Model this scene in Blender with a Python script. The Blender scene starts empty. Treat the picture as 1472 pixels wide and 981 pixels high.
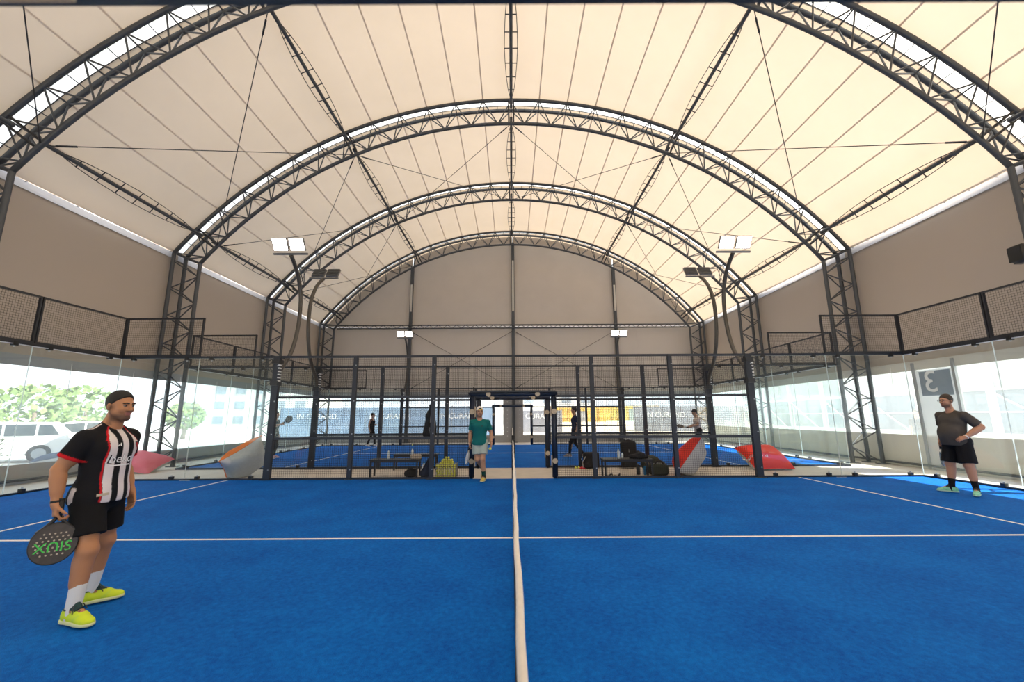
import bpy, bmesh, math, random
import numpy as np
from mathutils import Vector, Matrix, Euler
from mathutils.bvhtree import BVHTree
random.seed(7); np.random.seed(7)
SC = bpy.context.scene
COL = SC.collection
PI = math.pi

# ------------------------------------------------------------------ camera
F_PX, PITCH, YAW, ROLL = 595.80, .1802, -.0011, .0054
CAM = Vector((-.0275, -.5137, 1.4993))
cd = bpy.data.cameras.new('camera'); cam = bpy.data.objects.new('camera', cd); COL.objects.link(cam)
cd.sensor_width = 36; cd.lens = 36 * F_PX / 1472; cd.clip_start = .02; cd.clip_end = 400
r0 = Vector((math.cos(YAW), math.sin(YAW), 0)); f0 = Vector((-math.sin(YAW), math.cos(YAW), 0)); u0 = Vector((0, 0, 1))
fw = f0 * math.cos(PITCH) + u0 * math.sin(PITCH); u1 = -f0 * math.sin(PITCH) + u0 * math.cos(PITCH)
rt = r0 * math.cos(ROLL) - u1 * math.sin(ROLL); up = r0 * math.sin(ROLL) + u1 * math.cos(ROLL)
cam.matrix_world = Matrix(((rt.x, up.x, -fw.x, CAM.x), (rt.y, up.y, -fw.y, CAM.y), (rt.z, up.z, -fw.z, CAM.z), (0, 0, 0, 1)))
cd.dof.use_dof = True; cd.dof.focus_distance = 8; cd.dof.aperture_fstop = 3.2
SC.camera = cam

# ------------------------------------------------------------------ sky, sun, exposure
SKY = 1.75; SUN = 16.
wd = bpy.data.worlds.new('sky'); SC.world = wd; wd.use_nodes = True
wn = wd.node_tree; bg = wn.nodes['Background']
bg.inputs[0].default_value = (.90, .95, 1.0, 1); bg.inputs[1].default_value = SKY
sd = bpy.data.lights.new('sun', 'SUN'); sun = bpy.data.objects.new('sun', sd); COL.objects.link(sun)
sd.energy = SUN; sd.angle = math.radians(.6); sd.color = (1.0, .93, .82)
sdir = Vector((.77, -.16, .80)).normalized()         # towards the sun: from the right, steep
sun.rotation_euler = sdir.to_track_quat('Z', 'Y').to_euler(); sun.location = (30, -5, 40)
SC.view_settings.view_transform = 'Standard'; SC.view_settings.look = 'None'
SC.view_settings.exposure = .44; SC.view_settings.gamma = 1; SC.view_settings.use_curve_mapping = False
try:
    SC.cycles.transparent_max_bounces = 40; SC.cycles.max_bounces = 10; SC.cycles.diffuse_bounces = 5
    SC.cycles.transmission_bounces = 12
except Exception: pass

# ------------------------------------------------------------------ materials
M = {}
def mat(name, col, rough=.5, metal=0., spec=.5, noise=0., nscale=20., bump=0., bscale=60., col2=None, coat=0.):
    m = bpy.data.materials.new(name); m.use_nodes = True; nt = m.node_tree
    b = nt.nodes['Principled BSDF']
    b.inputs['Base Color'].default_value = (*col, 1); b.inputs['Roughness'].default_value = rough
    b.inputs['Metallic'].default_value = metal; b.inputs['Specular IOR Level'].default_value = spec
    b.inputs['Coat Weight'].default_value = coat
    tc = None
    if noise or bump or col2: tc = nt.nodes.new('ShaderNodeTexCoord')
    if noise or col2:
        n = nt.nodes.new('ShaderNodeTexNoise'); n.inputs['Scale'].default_value = nscale; n.inputs['Detail'].default_value = 6
        nt.links.new(tc.outputs['Object'], n.inputs['Vector'])
        mx = nt.nodes.new('ShaderNodeMix'); mx.data_type = 'RGBA'
        a = [c * (1 - noise) for c in col]; c2 = col2 or [min(1, c * (1 + noise)) for c in col]
        if col2: a = col
        mx.inputs[6].default_value = (*a, 1); mx.inputs[7].default_value = (*c2, 1)
        rp = nt.nodes.new('ShaderNodeMapRange'); rp.inputs[1].default_value = .3; rp.inputs[2].default_value = .7
        nt.links.new(n.outputs['Fac'], rp.inputs[0]); nt.links.new(rp.outputs[0], mx.inputs[0])
        nt.links.new(mx.outputs[2], b.inputs['Base Color'])
    if bump:
        n = nt.nodes.new('ShaderNodeTexNoise'); n.inputs['Scale'].default_value = bscale; n.inputs['Detail'].default_value = 4
        nt.links.new(tc.outputs['Object'], n.inputs['Vector'])
        bp = nt.nodes.new('ShaderNodeBump'); bp.inputs['Strength'].default_value = bump; bp.inputs['Distance'].default_value = .02
        nt.links.new(n.outputs['Fac'], bp.inputs['Height']); nt.links.new(bp.outputs[0], b.inputs['Normal'])
    M[name] = m; return m
def mat_vcol(name, rough, bump=0., bscale=40., spec=.4, sss=0.):
    m = mat(name, (.5, .5, .5), rough, spec=spec, bump=bump, bscale=bscale); nt = m.node_tree
    a = nt.nodes.new('ShaderNodeAttribute'); a.attribute_name = 'Col'
    nt.links.new(a.outputs['Color'], nt.nodes['Principled BSDF'].inputs['Base Color'])
    return m
def mat_mix(name, build):
    m = bpy.data.materials.new(name); m.use_nodes = True; nt = m.node_tree
    for n in list(nt.nodes):
        if n.type != 'OUTPUT_MATERIAL': nt.nodes.remove(n)
    out = [n for n in nt.nodes if n.type == 'OUTPUT_MATERIAL'][0]
    nt.links.new(build(nt), out.inputs[0]); M[name] = m; return m
def sh(nt, kind, **kw):
    n = nt.nodes.new(kind)
    for k, v in kw.items(): n.inputs[k].default_value = v
    return n
def mixs(nt, fac, a, b):
    m = nt.nodes.new('ShaderNodeMixShader')
    if isinstance(fac, float): m.inputs[0].default_value = fac
    else: nt.links.new(fac, m.inputs[0])
    nt.links.new(a, m.inputs[1]); nt.links.new(b, m.inputs[2]); return m.outputs[0]
def membrane(col, tcol, t):
    def b(nt):
        tc = nt.nodes.new('ShaderNodeTexCoord')
        n = sh(nt, 'ShaderNodeTexNoise', Scale=.8, Detail=5.); nt.links.new(tc.outputs['Object'], n.inputs['Vector'])
        def tint(c):
            mx = nt.nodes.new('ShaderNodeMix'); mx.data_type = 'RGBA'
            mx.inputs[6].default_value = (*[x * .93 for x in c], 1); mx.inputs[7].default_value = (*[min(1, x * 1.05) for x in c], 1)
            nt.links.new(n.outputs['Fac'], mx.inputs[0]); return mx.outputs[2]
        d = sh(nt, 'ShaderNodeBsdfDiffuse'); tr = sh(nt, 'ShaderNodeBsdfTranslucent')
        nt.links.new(tint(col), d.inputs[0]); nt.links.new(tint(tcol), tr.inputs[0])
        return mixs(nt, t, d.outputs[0], tr.outputs[0])
    return b
def clear(tint, haze, hazecol, gl=.04):
    def b(nt):
        t = sh(nt, 'ShaderNodeBsdfTransparent', Color=(*tint, 1))
        g = sh(nt, 'ShaderNodeBsdfGlossy', Roughness=.02)
        f = nt.nodes.new('ShaderNodeLayerWeight'); f.inputs[0].default_value = .5
        pw = nt.nodes.new('ShaderNodeMath'); pw.operation = 'POWER'; pw.inputs[1].default_value = 5.; nt.links.new(f.outputs['Facing'], pw.inputs[0])
        ma = nt.nodes.new('ShaderNodeMath'); ma.operation = 'MULTIPLY_ADD'; ma.inputs[1].default_value = .7; ma.inputs[2].default_value = gl; nt.links.new(pw.outputs[0], ma.inputs[0])
        s = mixs(nt, ma.outputs[0], t.outputs[0], g.outputs[0])
        if haze:
            d = sh(nt, 'ShaderNodeBsdfTranslucent', Color=(*hazecol, 1))
            s = mixs(nt, haze, s, d.outputs[0])
        return s
    return b
mat_mix('membrane', membrane((.80, .72, .62), (.86, .68, .49), .122))
mat_mix('seam_membrane', membrane((.79, .71, .61), (.83, .65, .465), .119))
mat_mix('clear_vinyl', clear((.95, .97, .98), .08, (.85, .88, .9)))
mat_mix('sky_vinyl', membrane((.9, .9, .9), (.95, .95, .94), .5))
mat_mix('pane_glass', clear((.945, .975, .97), .012, (.8, .95, .95)))
def turf_build():
    m = mat('turf', (.0, .1, .5), .8, spec=.10); nt = m.node_tree; b = nt.nodes['Principled BSDF']
    tc = nt.nodes.new('ShaderNodeTexCoord')
    n1 = sh(nt, 'ShaderNodeTexNoise', Scale=150., Detail=3.); n2 = sh(nt, 'ShaderNodeTexNoise', Scale=1.3, Detail=5.)
    n3 = sh(nt, 'ShaderNodeTexNoise', Scale=28., Detail=4.)
    for n in (n1, n2, n3): nt.links.new(tc.outputs['Object'], n.inputs['Vector'])
    ad = nt.nodes.new('ShaderNodeMath'); ad.operation = 'ADD'; nt.links.new(n1.outputs['Fac'], ad.inputs[0]); nt.links.new(n3.outputs['Fac'], ad.inputs[1])
    ad2 = nt.nodes.new('ShaderNodeMath'); ad2.operation = 'MULTIPLY_ADD'; ad2.inputs[1].default_value = .7
    nt.links.new(n2.outputs['Fac'], ad2.inputs[0]); nt.links.new(ad.outputs[0], ad2.inputs[2])
    rp = nt.nodes.new('ShaderNodeValToRGB'); nt.links.new(ad2.outputs[0], rp.inputs[0])
    mr = nt.nodes.new('ShaderNodeMapRange'); mr.inputs[1].default_value = .95; mr.inputs[2].default_value = 1.75
    nt.links.new(ad2.outputs[0], mr.inputs[0]); nt.links.new(mr.outputs[0], rp.inputs[0])
    rp.color_ramp.elements[0].color = (.000, .066, .37, 1); rp.color_ramp.elements[1].color = (.002, .175, .65, 1)
    nt.links.new(rp.outputs[0], b.inputs['Base Color'])
    bp = sh(nt, 'ShaderNodeBump', Strength=.5, Distance=.012); nt.links.new(n1.outputs['Fac'], bp.inputs['Height']); nt.links.new(bp.outputs[0], b.inputs['Normal'])
turf_build()
mat('line_white', (.82, .84, .86), .9, noise=.06, nscale=60)
mat('concrete', (.62, .56, .49), .55, noise=.07, nscale=3, bump=.05)
mat('steel', (.055, .062, .072), .42, metal=.0, spec=.5, noise=.12, nscale=6)
mat('steel_black', (.018, .019, .024), .45, noise=.15, nscale=8)
mat('fence_navy', (.012, .017, .030), .4, noise=.1, nscale=8)
mat('galv', (.45, .47, .5), .4, metal=.6)
mat('pad_navy', (.013, .022, .046), .48, bump=.35, bscale=9)
mat('pad_tan', (.50, .42, .31), .6, noise=.12)
mat('wall_sheet', (.46, .395, .33), .42, spec=.35, bump=.10, bscale=1.6, noise=.04, nscale=1.2)
mat('gable_sheet', (.54, .49, .44), .45, spec=.35, bump=.05, bscale=1.3, noise=.03, nscale=1.)
mat('skirt_sheet', (.36, .36, .36), .45, bump=.2, bscale=3.5, noise=.08, nscale=2)
mat_mix('skirt_light', membrane((.62, .60, .55), (.72, .70, .62), .10))
mat_mix('door_vinyl', membrane((.8, .8, .8), (.85, .87, .9), .28))
mat('band_sheet', (.34, .36, .38), .45, bump=.3, bscale=6)
mat('flap_white', (.74, .76, .82), .5, bump=.2, bscale=5)
mat('glass_edge', (.75, .86, .86), .3)
mat('net_black', (.012, .012, .014), .8)
mat('net_band', (.78, .74, .69), .75, noise=.05, nscale=30, bump=.15, bscale=120)
mat('black_plastic', (.012, .012, .013), .4)
mat('rubber', (.02, .02, .02), .8)
mat('white_paint', (.78, .79, .8), .45)
mat('grey_paint', (.32, .33, .34), .5)
mat('asphalt', (.50, .50, .48), .9, noise=.1, nscale=1.5)
mat('pole_bronze', (.075, .068, .06), .38, metal=.3)
mat('lamp_body', (.20, .20, .2), .4, metal=.6)
mat_vcol('skin', .5, bump=.04, bscale=90, spec=.35)
mat_vcol('cloth', .85, bump=.35, bscale=14, spec=.2)
mat_vcol('shoe', .6, bump=.1, bscale=60, spec=.35)
mat('hair', (.012, .010, .009), .65, bump=.6, bscale=260)
mat('hair_brown', (.05, .033, .022), .65, bump=.6, bscale=220)
mat('ball', (.80, .80, .16), .9, noise=.12, nscale=60)
mat('bag_grey', (.48, .50, .52), .8, bump=.4, bscale=7, noise=.06)
mat('bag_lightgrey', (.58, .57, .55), .8, bump=.4, bscale=7, noise=.05)
mat('bag_orange', (.80, .20, .03), .75, bump=.25, bscale=7)
mat('bag_pink', (.72, .16, .22), .75, bump=.25, bscale=7)
mat('bag_red', (.80, .04, .022), .6, bump=.25, bscale=7)
mat('bag_navy', (.03, .05, .12), .75, bump=.25, bscale=7)
mat('text_white', (.85, .85, .85), .6)
mat('fabric_black', (.012, .012, .014), .85, bump=.5, bscale=12)
mat('fabric_navy', (.015, .025, .06), .85, bump=.5, bscale=12)
mat('fabric_olive', (.035, .042, .028), .85, bump=.5, bscale=12)
mat('yellow_print', (.75, .68, .05), .6)
mat('green_print', (.06, .62, .08), .5)
mat('red_print', (.62, .02, .03), .6)
mat('foliage', (.16, .24, .08), .9, noise=.4, nscale=5)
mat('foliage_dry', (.42, .22, .10), .9, noise=.4, nscale=5)
mat('bark', (.16, .12, .09), .9)
mat('banner', (.17, .27, .42), .8, noise=.2, nscale=.6, bump=.4, bscale=1.2)
mat('car_white', (.78, .79, .80), .25, coat=.5)
mat('car_glass', (.03, .04, .05), .08)
mat('block_white', (.70, .68, .64), .8); mat('block_glass', (.25, .3, .36), .3)
mat('yellow_paint', (.75, .48, .05), .6); mat('green_paint', (.12, .42, .25), .6); mat('sand', (.62, .52, .38), .95, noise=.15, nscale=.4)
mat('bottle_clear', (.75, .82, .86), .1); mat('bottle_blue', (.02, .2, .42), .2)
def emis(name, col, st):
    m = bpy.data.materials.new(name); m.use_nodes = True; b = m.node_tree.nodes['Principled BSDF']
    b.inputs['Base Color'].default_value = (*col, 1); b.inputs['Emission Color'].default_value = (*col, 1); b.inputs['Emission Strength'].default_value = st
    M[name] = m
emis('led', (1, .98, .94), 14.)

# ------------------------------------------------------------------ mesh helpers
class MB:
    def __init__(s): s.v = []; s.f = []; s.mi = []; s.cur = 0
    def add(s, vs, fs):
        o = len(s.v); s.v += [tuple(p) for p in vs]
        for f in fs: s.f.append(tuple(i + o for i in f)); s.mi.append(s.cur)
        return s
    def box(s, lo, hi, R=None, c=None):
        x0, y0, z0 = lo; x1, y1, z1 = hi
        vs = [(x0, y0, z0), (x1, y0, z0), (x1, y1, z0), (x0, y1, z0), (x0, y0, z1), (x1, y0, z1), (x1, y1, z1), (x0, y1, z1)]
        if R is not None: vs = [tuple(R @ Vector(p) + Vector(c or (0, 0, 0))) for p in vs]
        return s.add(vs, [(3, 2, 1, 0), (4, 5, 6, 7), (0, 1, 5, 4), (1, 2, 6, 5), (2, 3, 7, 6), (3, 0, 4, 7)])
    def bbox(s, lo, hi, b=.01):            # chamfered box
        bm = bmesh.new(); bmesh.ops.create_cube(bm, size=1)
        for v in bm.verts: v.co = Vector([(lo[i] + hi[i]) / 2 + v.co[i] * (hi[i] - lo[i]) for i in range(3)])
        bmesh.ops.bevel(bm, geom=bm.edges[:], offset=b, segments=2, affect='EDGES')
        bm.verts.index_update()
        s.add([v.co[:] for v in bm.verts], [[v.index for v in f.verts] for f in bm.faces]); bm.free(); return s
    def tube(s, pts, r, n=8, cap=True):
        pts = [Vector(p) for p in pts]; rs = r if isinstance(r, (list, tuple)) else [r] * len(pts)
        vs = []; ref = None
        for i, p in enumerate(pts):
            t = (pts[min(i + 1, len(pts) - 1)] - pts[max(i - 1, 0)])
            t = t.normalized() if t.length > 1e-9 else Vector((0, 0, 1))
            if ref is None: ref = Vector((0, 0, 1)) if abs(t.z) < .9 else Vector((1, 0, 0))
            a = (ref - t * ref.dot(t)).normalized(); b = t.cross(a); ref = a
            for k in range(n):
                an = 2 * PI * k / n; vs.append(p + (a * math.cos(an) + b * math.sin(an)) * rs[i])
        fs = []
        for i in range(len(pts) - 1):
            for k in range(n): fs.append((i * n + k, i * n + (k + 1) % n, (i + 1) * n + (k + 1) % n, (i + 1) * n + k))
        if cap: fs.append(tuple(range(n - 1, -1, -1))); fs.append(tuple(range((len(pts) - 1) * n, len(pts) * n)))
        return s.add(vs, fs)
    def lathe(s, prof, n=16, c=(0, 0, 0)):
        vs = []; fs = []
        for r, z in prof:
            for k in range(n): vs.append((c[0] + r * math.cos(2 * PI * k / n), c[1] + r * math.sin(2 * PI * k / n), c[2] + z))
        for i in range(len(prof) - 1):
            for k in range(n): fs.append((i * n + k, i * n + (k + 1) % n, (i + 1) * n + (k + 1) % n, (i + 1) * n + k))
        fs.append(tuple(range(n - 1, -1, -1))); fs.append(tuple(range((len(prof) - 1) * n, len(prof) * n)))
        return s.add(vs, fs)
    def prism(s, poly, a, b, axis=1):       # polygon in the two other axes extruded along axis
        def mk(p, t):
            return (t, p[0], p[1]) if axis == 0 else ((p[0], t, p[1]) if axis == 1 else (p[0], p[1], t))
        n = len(poly); vs = [mk(p, a) for p in poly] + [mk(p, b) for p in poly]
        return s.add(vs, [tuple(range(n)), tuple(range(2 * n - 1, n - 1, -1))] + [((k + 1) % n, k, n + k, n + (k + 1) % n) for k in range(n)])
    def mesh(s, name, mats, smooth=False):
        me = bpy.data.meshes.new(name); me.from_pydata(s.v, [], s.f)
        for m in (mats if isinstance(mats, (list, tuple)) else [mats]): me.materials.append(M[m])
        me.polygons.foreach_set('material_index', s.mi)
        me.polygons.foreach_set('use_smooth', [smooth] * len(s.f)); me.update()
        bm = bmesh.new(); bm.from_mesh(me); bmesh.ops.recalc_face_normals(bm, faces=bm.faces[:]); bm.to_mesh(me); bm.free()
        return me
def tag(o, label=None, cat=None, group=None, kind=None):
    if label: o['label'] = label
    if cat: o['category'] = cat
    if group: o['group'] = group
    if kind: o['kind'] = kind
    return o
def place(name, me, parent=None, mtx=None):
    o = bpy.data.objects.new(name, me); COL.objects.link(o)
    if mtx is not None: o.matrix_basis = mtx
    if parent is not None:
        o.parent = parent; o.matrix_parent_inverse = wmat(parent).inverted()
    return o
def wmat(o):
    m = o.matrix_basis.copy()
    if o.parent: m = wmat(o.parent) @ o.matrix_parent_inverse @ m
    return m
def child(name, me, parent, mtx=None):      # geometry given in the parent's own frame
    o = bpy.data.objects.new(name, me); COL.objects.link(o)
    if mtx is not None: o.matrix_basis = mtx
    o.parent = parent; return o
def empty(name, loc=(0, 0, 0), rz=0):
    o = bpy.data.objects.new(name, None); COL.objects.link(o); o.location = loc; o.rotation_euler = (0, 0, rz)
    o.matrix_basis = Matrix.Translation(loc) @ Matrix.Rotation(rz, 4, 'Z'); o.empty_display_size = .1
    return o
def copy_tree(o, parent=None):
    c = o.copy(); COL.objects.link(c)
    if parent is not None:
        mpi = o.matrix_parent_inverse.copy(); mb_ = o.matrix_basis.copy(); c.parent = parent; c.matrix_parent_inverse = mpi; c.matrix_basis = mb_
    for ch in list(o.children): copy_tree(ch, c)
    return c
_cache = {}
def unit_bar(m, n=6):
    k = ('bar', m, n)
    if k not in _cache: _cache[k] = MB().tube([(0, 0, 0), (0, 0, 1)], 1, n).mesh('bar', m, True if n > 6 else False)
    return _cache[k]
def bar(name, p, q, r, m, parent, n=6):
    p = Vector(p); q = Vector(q); d = q - p
    mt = Matrix.Translation(p) @ d.to_track_quat('Z', 'Y').to_matrix().to_4x4() @ Matrix.Diagonal((r, r, d.length, 1))
    return place(name, unit_bar(m, n), parent, mt)
def unit_box(m):
    k = ('box', m)
    if k not in _cache: _cache[k] = MB().box((0, 0, 0), (1, 1, 1)).mesh('block', m)
    return _cache[k]
def box(name, lo, hi, m, parent=None):
    return place(name, unit_box(m), parent, Matrix.Translation(lo) @ Matrix.Diagonal((hi[0] - lo[0], hi[1] - lo[1], hi[2] - lo[2], 1)))
def text_mesh(txt, size, m, extrude=.0, align='CENTER', shear=0., name='lettering'):
    cu = bpy.data.curves.new('txt', 'FONT'); cu.body = txt; cu.size = size; cu.align_x = align; cu.align_y = 'CENTER'; cu.extrude = extrude; cu.shear = shear
    cu.resolution_u = 3
    o = bpy.data.objects.new('txt', cu); COL.objects.link(o)
    dg = bpy.context.evaluated_depsgraph_get(); me = bpy.data.meshes.new_from_object(o.evaluated_get(dg))
    bpy.data.objects.remove(o); bpy.data.curves.remove(cu); me.materials.clear(); me.materials.append(M[m]); me.name = name
    return me
ARCH_C = [7.55 + 5.43 * k for k in range(4)]          # arch centre lines in depth
ARCH_ALL = [7.55 + 5.43 * k for k in range(-3, 4)]
RC, ZC, HW = 14.1, -1.3, .26                          # arch circle radius, centre height, half width of the lattice
PIT = math.radians(53.95 / 13)
WX = 11.58                                            # side wall plane
GY = 24.55                                            # gable wall plane
C1, C2 = 0., 12.25                                    # near side line of either court
# ================================================================== SETTING
def struct(name, me, label, parent=None, mtx=None):
    return tag(place(name, me, parent, mtx), label, kind='structure')
# floor and ground
struct('floor', MB().box((-WX - .3, -9.2, -.12), (WX + .3, GY + .2, 0)).mesh('floor', 'concrete'), 'pale beige concrete floor around the blue courts')
struct('ground', MB().box((-90, -60, -.3), (90, 140, -.125)).mesh('ground', 'asphalt'), 'pale sunlit ground outside the tent')
# turf courts with lines
def turf(y0, which):
    t = struct('court_turf', MB().box((-10, y0, -.01), (10, y0 + 10, .012)).mesh('turf', 'turf'), 'blue turf of the %s padel court' % which)
    for x in (-6.925, 6.925): box('court_line', (x - .025, y0 + .05, .0125), (x + .025, y0 + 9.96, .0145), 'line_white', t)
    for a, b in ((-6.9, -.025), (.025, 6.9)): box('court_line', (a, y0 + 4.975, .0125), (b, y0 + 5.025, .0145), 'line_white', t)
    return t
turf(C1, 'near'); turf(C2, 'far')
# ---- roof membrane
ceil = empty('ceiling', (0, 0, ZC)); tag(ceil, 'cream translucent membrane roof curving over the courts', kind='structure')
def roof_panel_mesh(L, r, da, sag, m, ny=8, nx=3):
    mb = MB(); vs = []; fs = []
    for lay, dr in ((0, 0.), (1, .012)):
        for j in range(ny + 1):
            v = j / ny; s = sag * math.sin(PI * v)
            for i in range(nx + 1):
                a = da * (i / nx); rr = r - s + dr; vs.append((rr * math.sin(a), v * L, rr * math.cos(a)))
    n = (ny + 1) * (nx + 1)
    for j in range(ny):
        for i in range(nx):
            q = [j * (nx + 1) + i, j * (nx + 1) + i + 1, (j + 1) * (nx + 1) + i + 1, (j + 1) * (nx + 1) + i]
            fs.append(tuple(q))
    me = MB().add(vs[:n], fs); me2 = me.mesh('roof_panel', m, True)
    return me2
SAG = .10
def roof_bay(ya, yb, ridge=True):
    L = yb - ya
    pm = roof_panel_mesh(L, RC + .09, PIT, SAG, 'membrane'); sm = roof_panel_mesh(L, RC + .083, 0.045 / RC, SAG, 'seam_membrane', nx=1)
    for k in range(-13, 13):
        place('roof_panel', pm, ceil, Matrix.Translation((0, ya, ZC)) @ Matrix.Rotation(k * PIT, 4, 'Y'))
    for k in range(-12, 13):
        place('seam', sm, ceil, Matrix.Translation((0, ya, ZC)) @ Matrix.Rotation(k * PIT - .0225 / RC, 4, 'Y'))
for a, b in zip(ARCH_ALL[:-1], ARCH_ALL[1:]): roof_bay(a + .14, b - .14)
# clear strips over the arches
def strip_mesh(L, r, m):
    mb = MB(); vs = []; fs = []; n = 52
    for i in range(n + 1):
        a = -13 * PIT + 26 * PIT * i / n
        for y in (-L / 2, L / 2): vs.append((r * math.sin(a), y, r * math.cos(a)))
    for i in range(n): fs.append((2 * i, 2 * i + 2, 2 * i + 3, 2 * i + 1))
    return mb.add(vs, fs).mesh('clear_strip', m, True)
stm = strip_mesh(.30, RC + .13, 'sky_vinyl')
for c in ARCH_ALL: place('clear_strip', stm, ceil, Matrix.Translation((0, c, ZC)))
edm = strip_mesh(.035, RC + .10, 'steel_black')
for c in ARCH_C:
    for s in (-1, 1): place('edge_rope', edm, ceil, Matrix.Translation((0, c + s * .14, ZC)))
struct('trim_1', strip_mesh(.62, RC + .09, 'membrane'), 'short strip of membrane over the end gable', None, Matrix.Translation((0, ARCH_C[-1] + .45, ZC)))
# ---- side walls
def side_wall(sx):
    nm = 'left' if sx < 0 else 'right'; X = sx * WX
    w = empty('wall_' + nm, (X, 8, 0)); tag(w, 'taupe sheet side wall with clear window band on the %s' % nm, kind='structure')
    zb = .45 if sx < 0 else .92
    ys = [-9.0] + [c for c in ARCH_ALL[1:]] + [GY]
    ys[-2] = ARCH_ALL[-1]
    def sheet(name, y0, y1, z0, z1, m, t=.012, off=0., ny=1):
        x0 = X + sx * off
        return box(name, (min(x0, x0 + sx * t), y0, z0), (max(x0, x0 + sx * t), y1, z1), m, w)
    n = 0
    for a, b in zip(ys[:-1], ys[1:]):
        if b - a < .3: continue
        sheet('wall_sheet', a, b, 2.96, 7.2, 'wall_sheet')
        sheet('eave_flap', a + .1, b - .1, 6.86, 7.06, 'flap_white', off=-.045)
        sheet('rolled_band', a, b, 2.74, 3.0, 'band_sheet' if sx < 0 else 'skirt_light', t=.03, off=-.03)
        sheet('skirt', a, b, 0, zb, 'skirt_sheet' if sx < 0 else 'skirt_light', off=.0)
        bar('eave_rope', (X - sx * .12, a, 7.10), (X - sx * .12, b, 7.10), .016, 'steel_black', w)
        nl = int((b - a) / .55)
        for i in range(nl):
            y = a + (i + .5) * (b - a) / nl
            bar('lace', (X - sx * .06, y, 7.03), (X - sx * .12, y + .12, 7.11), .008, 'steel_black', w, 4)
        bar('ground_rail', (X - sx * .1, a, .1), (X - sx * .1, b, .1), .035, 'steel', w)
        n += 1
        wi = struct('window_%d' % (n + (0 if sx < 0 else 10)), MB().box((X, a + .02, zb), (X + sx * .004, b - .02, 2.76)).mesh('window', 'clear_vinyl'),
                    'clear vinyl window sheet in the %s wall' % nm)
        nt_ = int((b - a) / 1.8)
        for i in range(nt_):
            y = a + (i + .5) * (b - a) / nt_
            bar('strap', (X - sx * .05, y, 2.9), (X - sx * .05, y + .02, 2.1 if i % 2 else 2.3), .008, 'white_paint', wi, 4)
side_wall(-1); side_wall(1)
# ---- far gable wall with columns and lattice girder
gw = empty('wall_back', (0, GY, 0)); tag(gw, 'pale grey sheet gable wall behind the far court', kind='structure')
def arc_pts(a, b, r, n=24): return [(r * math.sin(a + (b - a) * i / n), ZC + r * math.cos(a + (b - a) * i / n)) for i in range(n + 1)]
gx = [-WX, -6.25, .08, 6.4, WX]
for a, b in zip(gx[:-1], gx[1:]):
    top = [(x, ZC + math.sqrt((RC + .08) ** 2 - x * x)) for x in np.linspace(a + .03, b - .03, 14) if abs(x) < RC * .84]
    place('gable_sheet', MB().prism([(b - .01, 6.98), (a + .01, 6.98)] + top, GY, GY + .012, 1).mesh('gable', 'gable_sheet'), gw)
    nst = 4
    for i in range(nst):
        x0 = a + (b - a) * i / nst; x1 = a + (b - a) * (i + 1) / nst
        box('lower_sheet', (x0, GY + (.0 if i % 2 else .008), 2.95), (x1, GY + .02, 6.97), 'gable_sheet', gw)
    box('skirt', (a, GY, 0), (b, GY + .015, .42), 'skirt_sheet', gw)
    box('rolled_band', (a, GY - .03, 2.66), (b, GY + .0, 2.97), 'band_sheet', gw)
for i, (a, b) in enumerate(zip(gx[:-1], gx[1:])):
    lo, hi = a + .1, b - .1
    if i == 1: hi = b - .62
    if i == 2: lo = a + .55
    struct('window_%d' % (21 + i), MB().box((lo, GY + .004, .42), (hi, GY + .008, 2.68)).mesh('window', 'clear_vinyl'), 'clear vinyl window in the far gable wall')
box('middle_drape', (gx[2] - .63, GY - .02, 0), (gx[2] + .56, GY + .01, 2.7), 'skirt_sheet', gw)
for i in range(9):
    for dx in (-.38, .36): box('eyelet', (gx[2] + dx - .02, GY - .03, .35 + i * .25), (gx[2] + dx + .02, GY - .018, .39 + i * .25), 'white_paint', gw)
box('front_wall', (-WX, -9.05, 3), (WX, -9.0, 12.7), 'gable_sheet', tag(empty('wall_front', (0, -9, 0)), 'grey sheet gable wall behind the viewer', kind='structure'))

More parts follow.
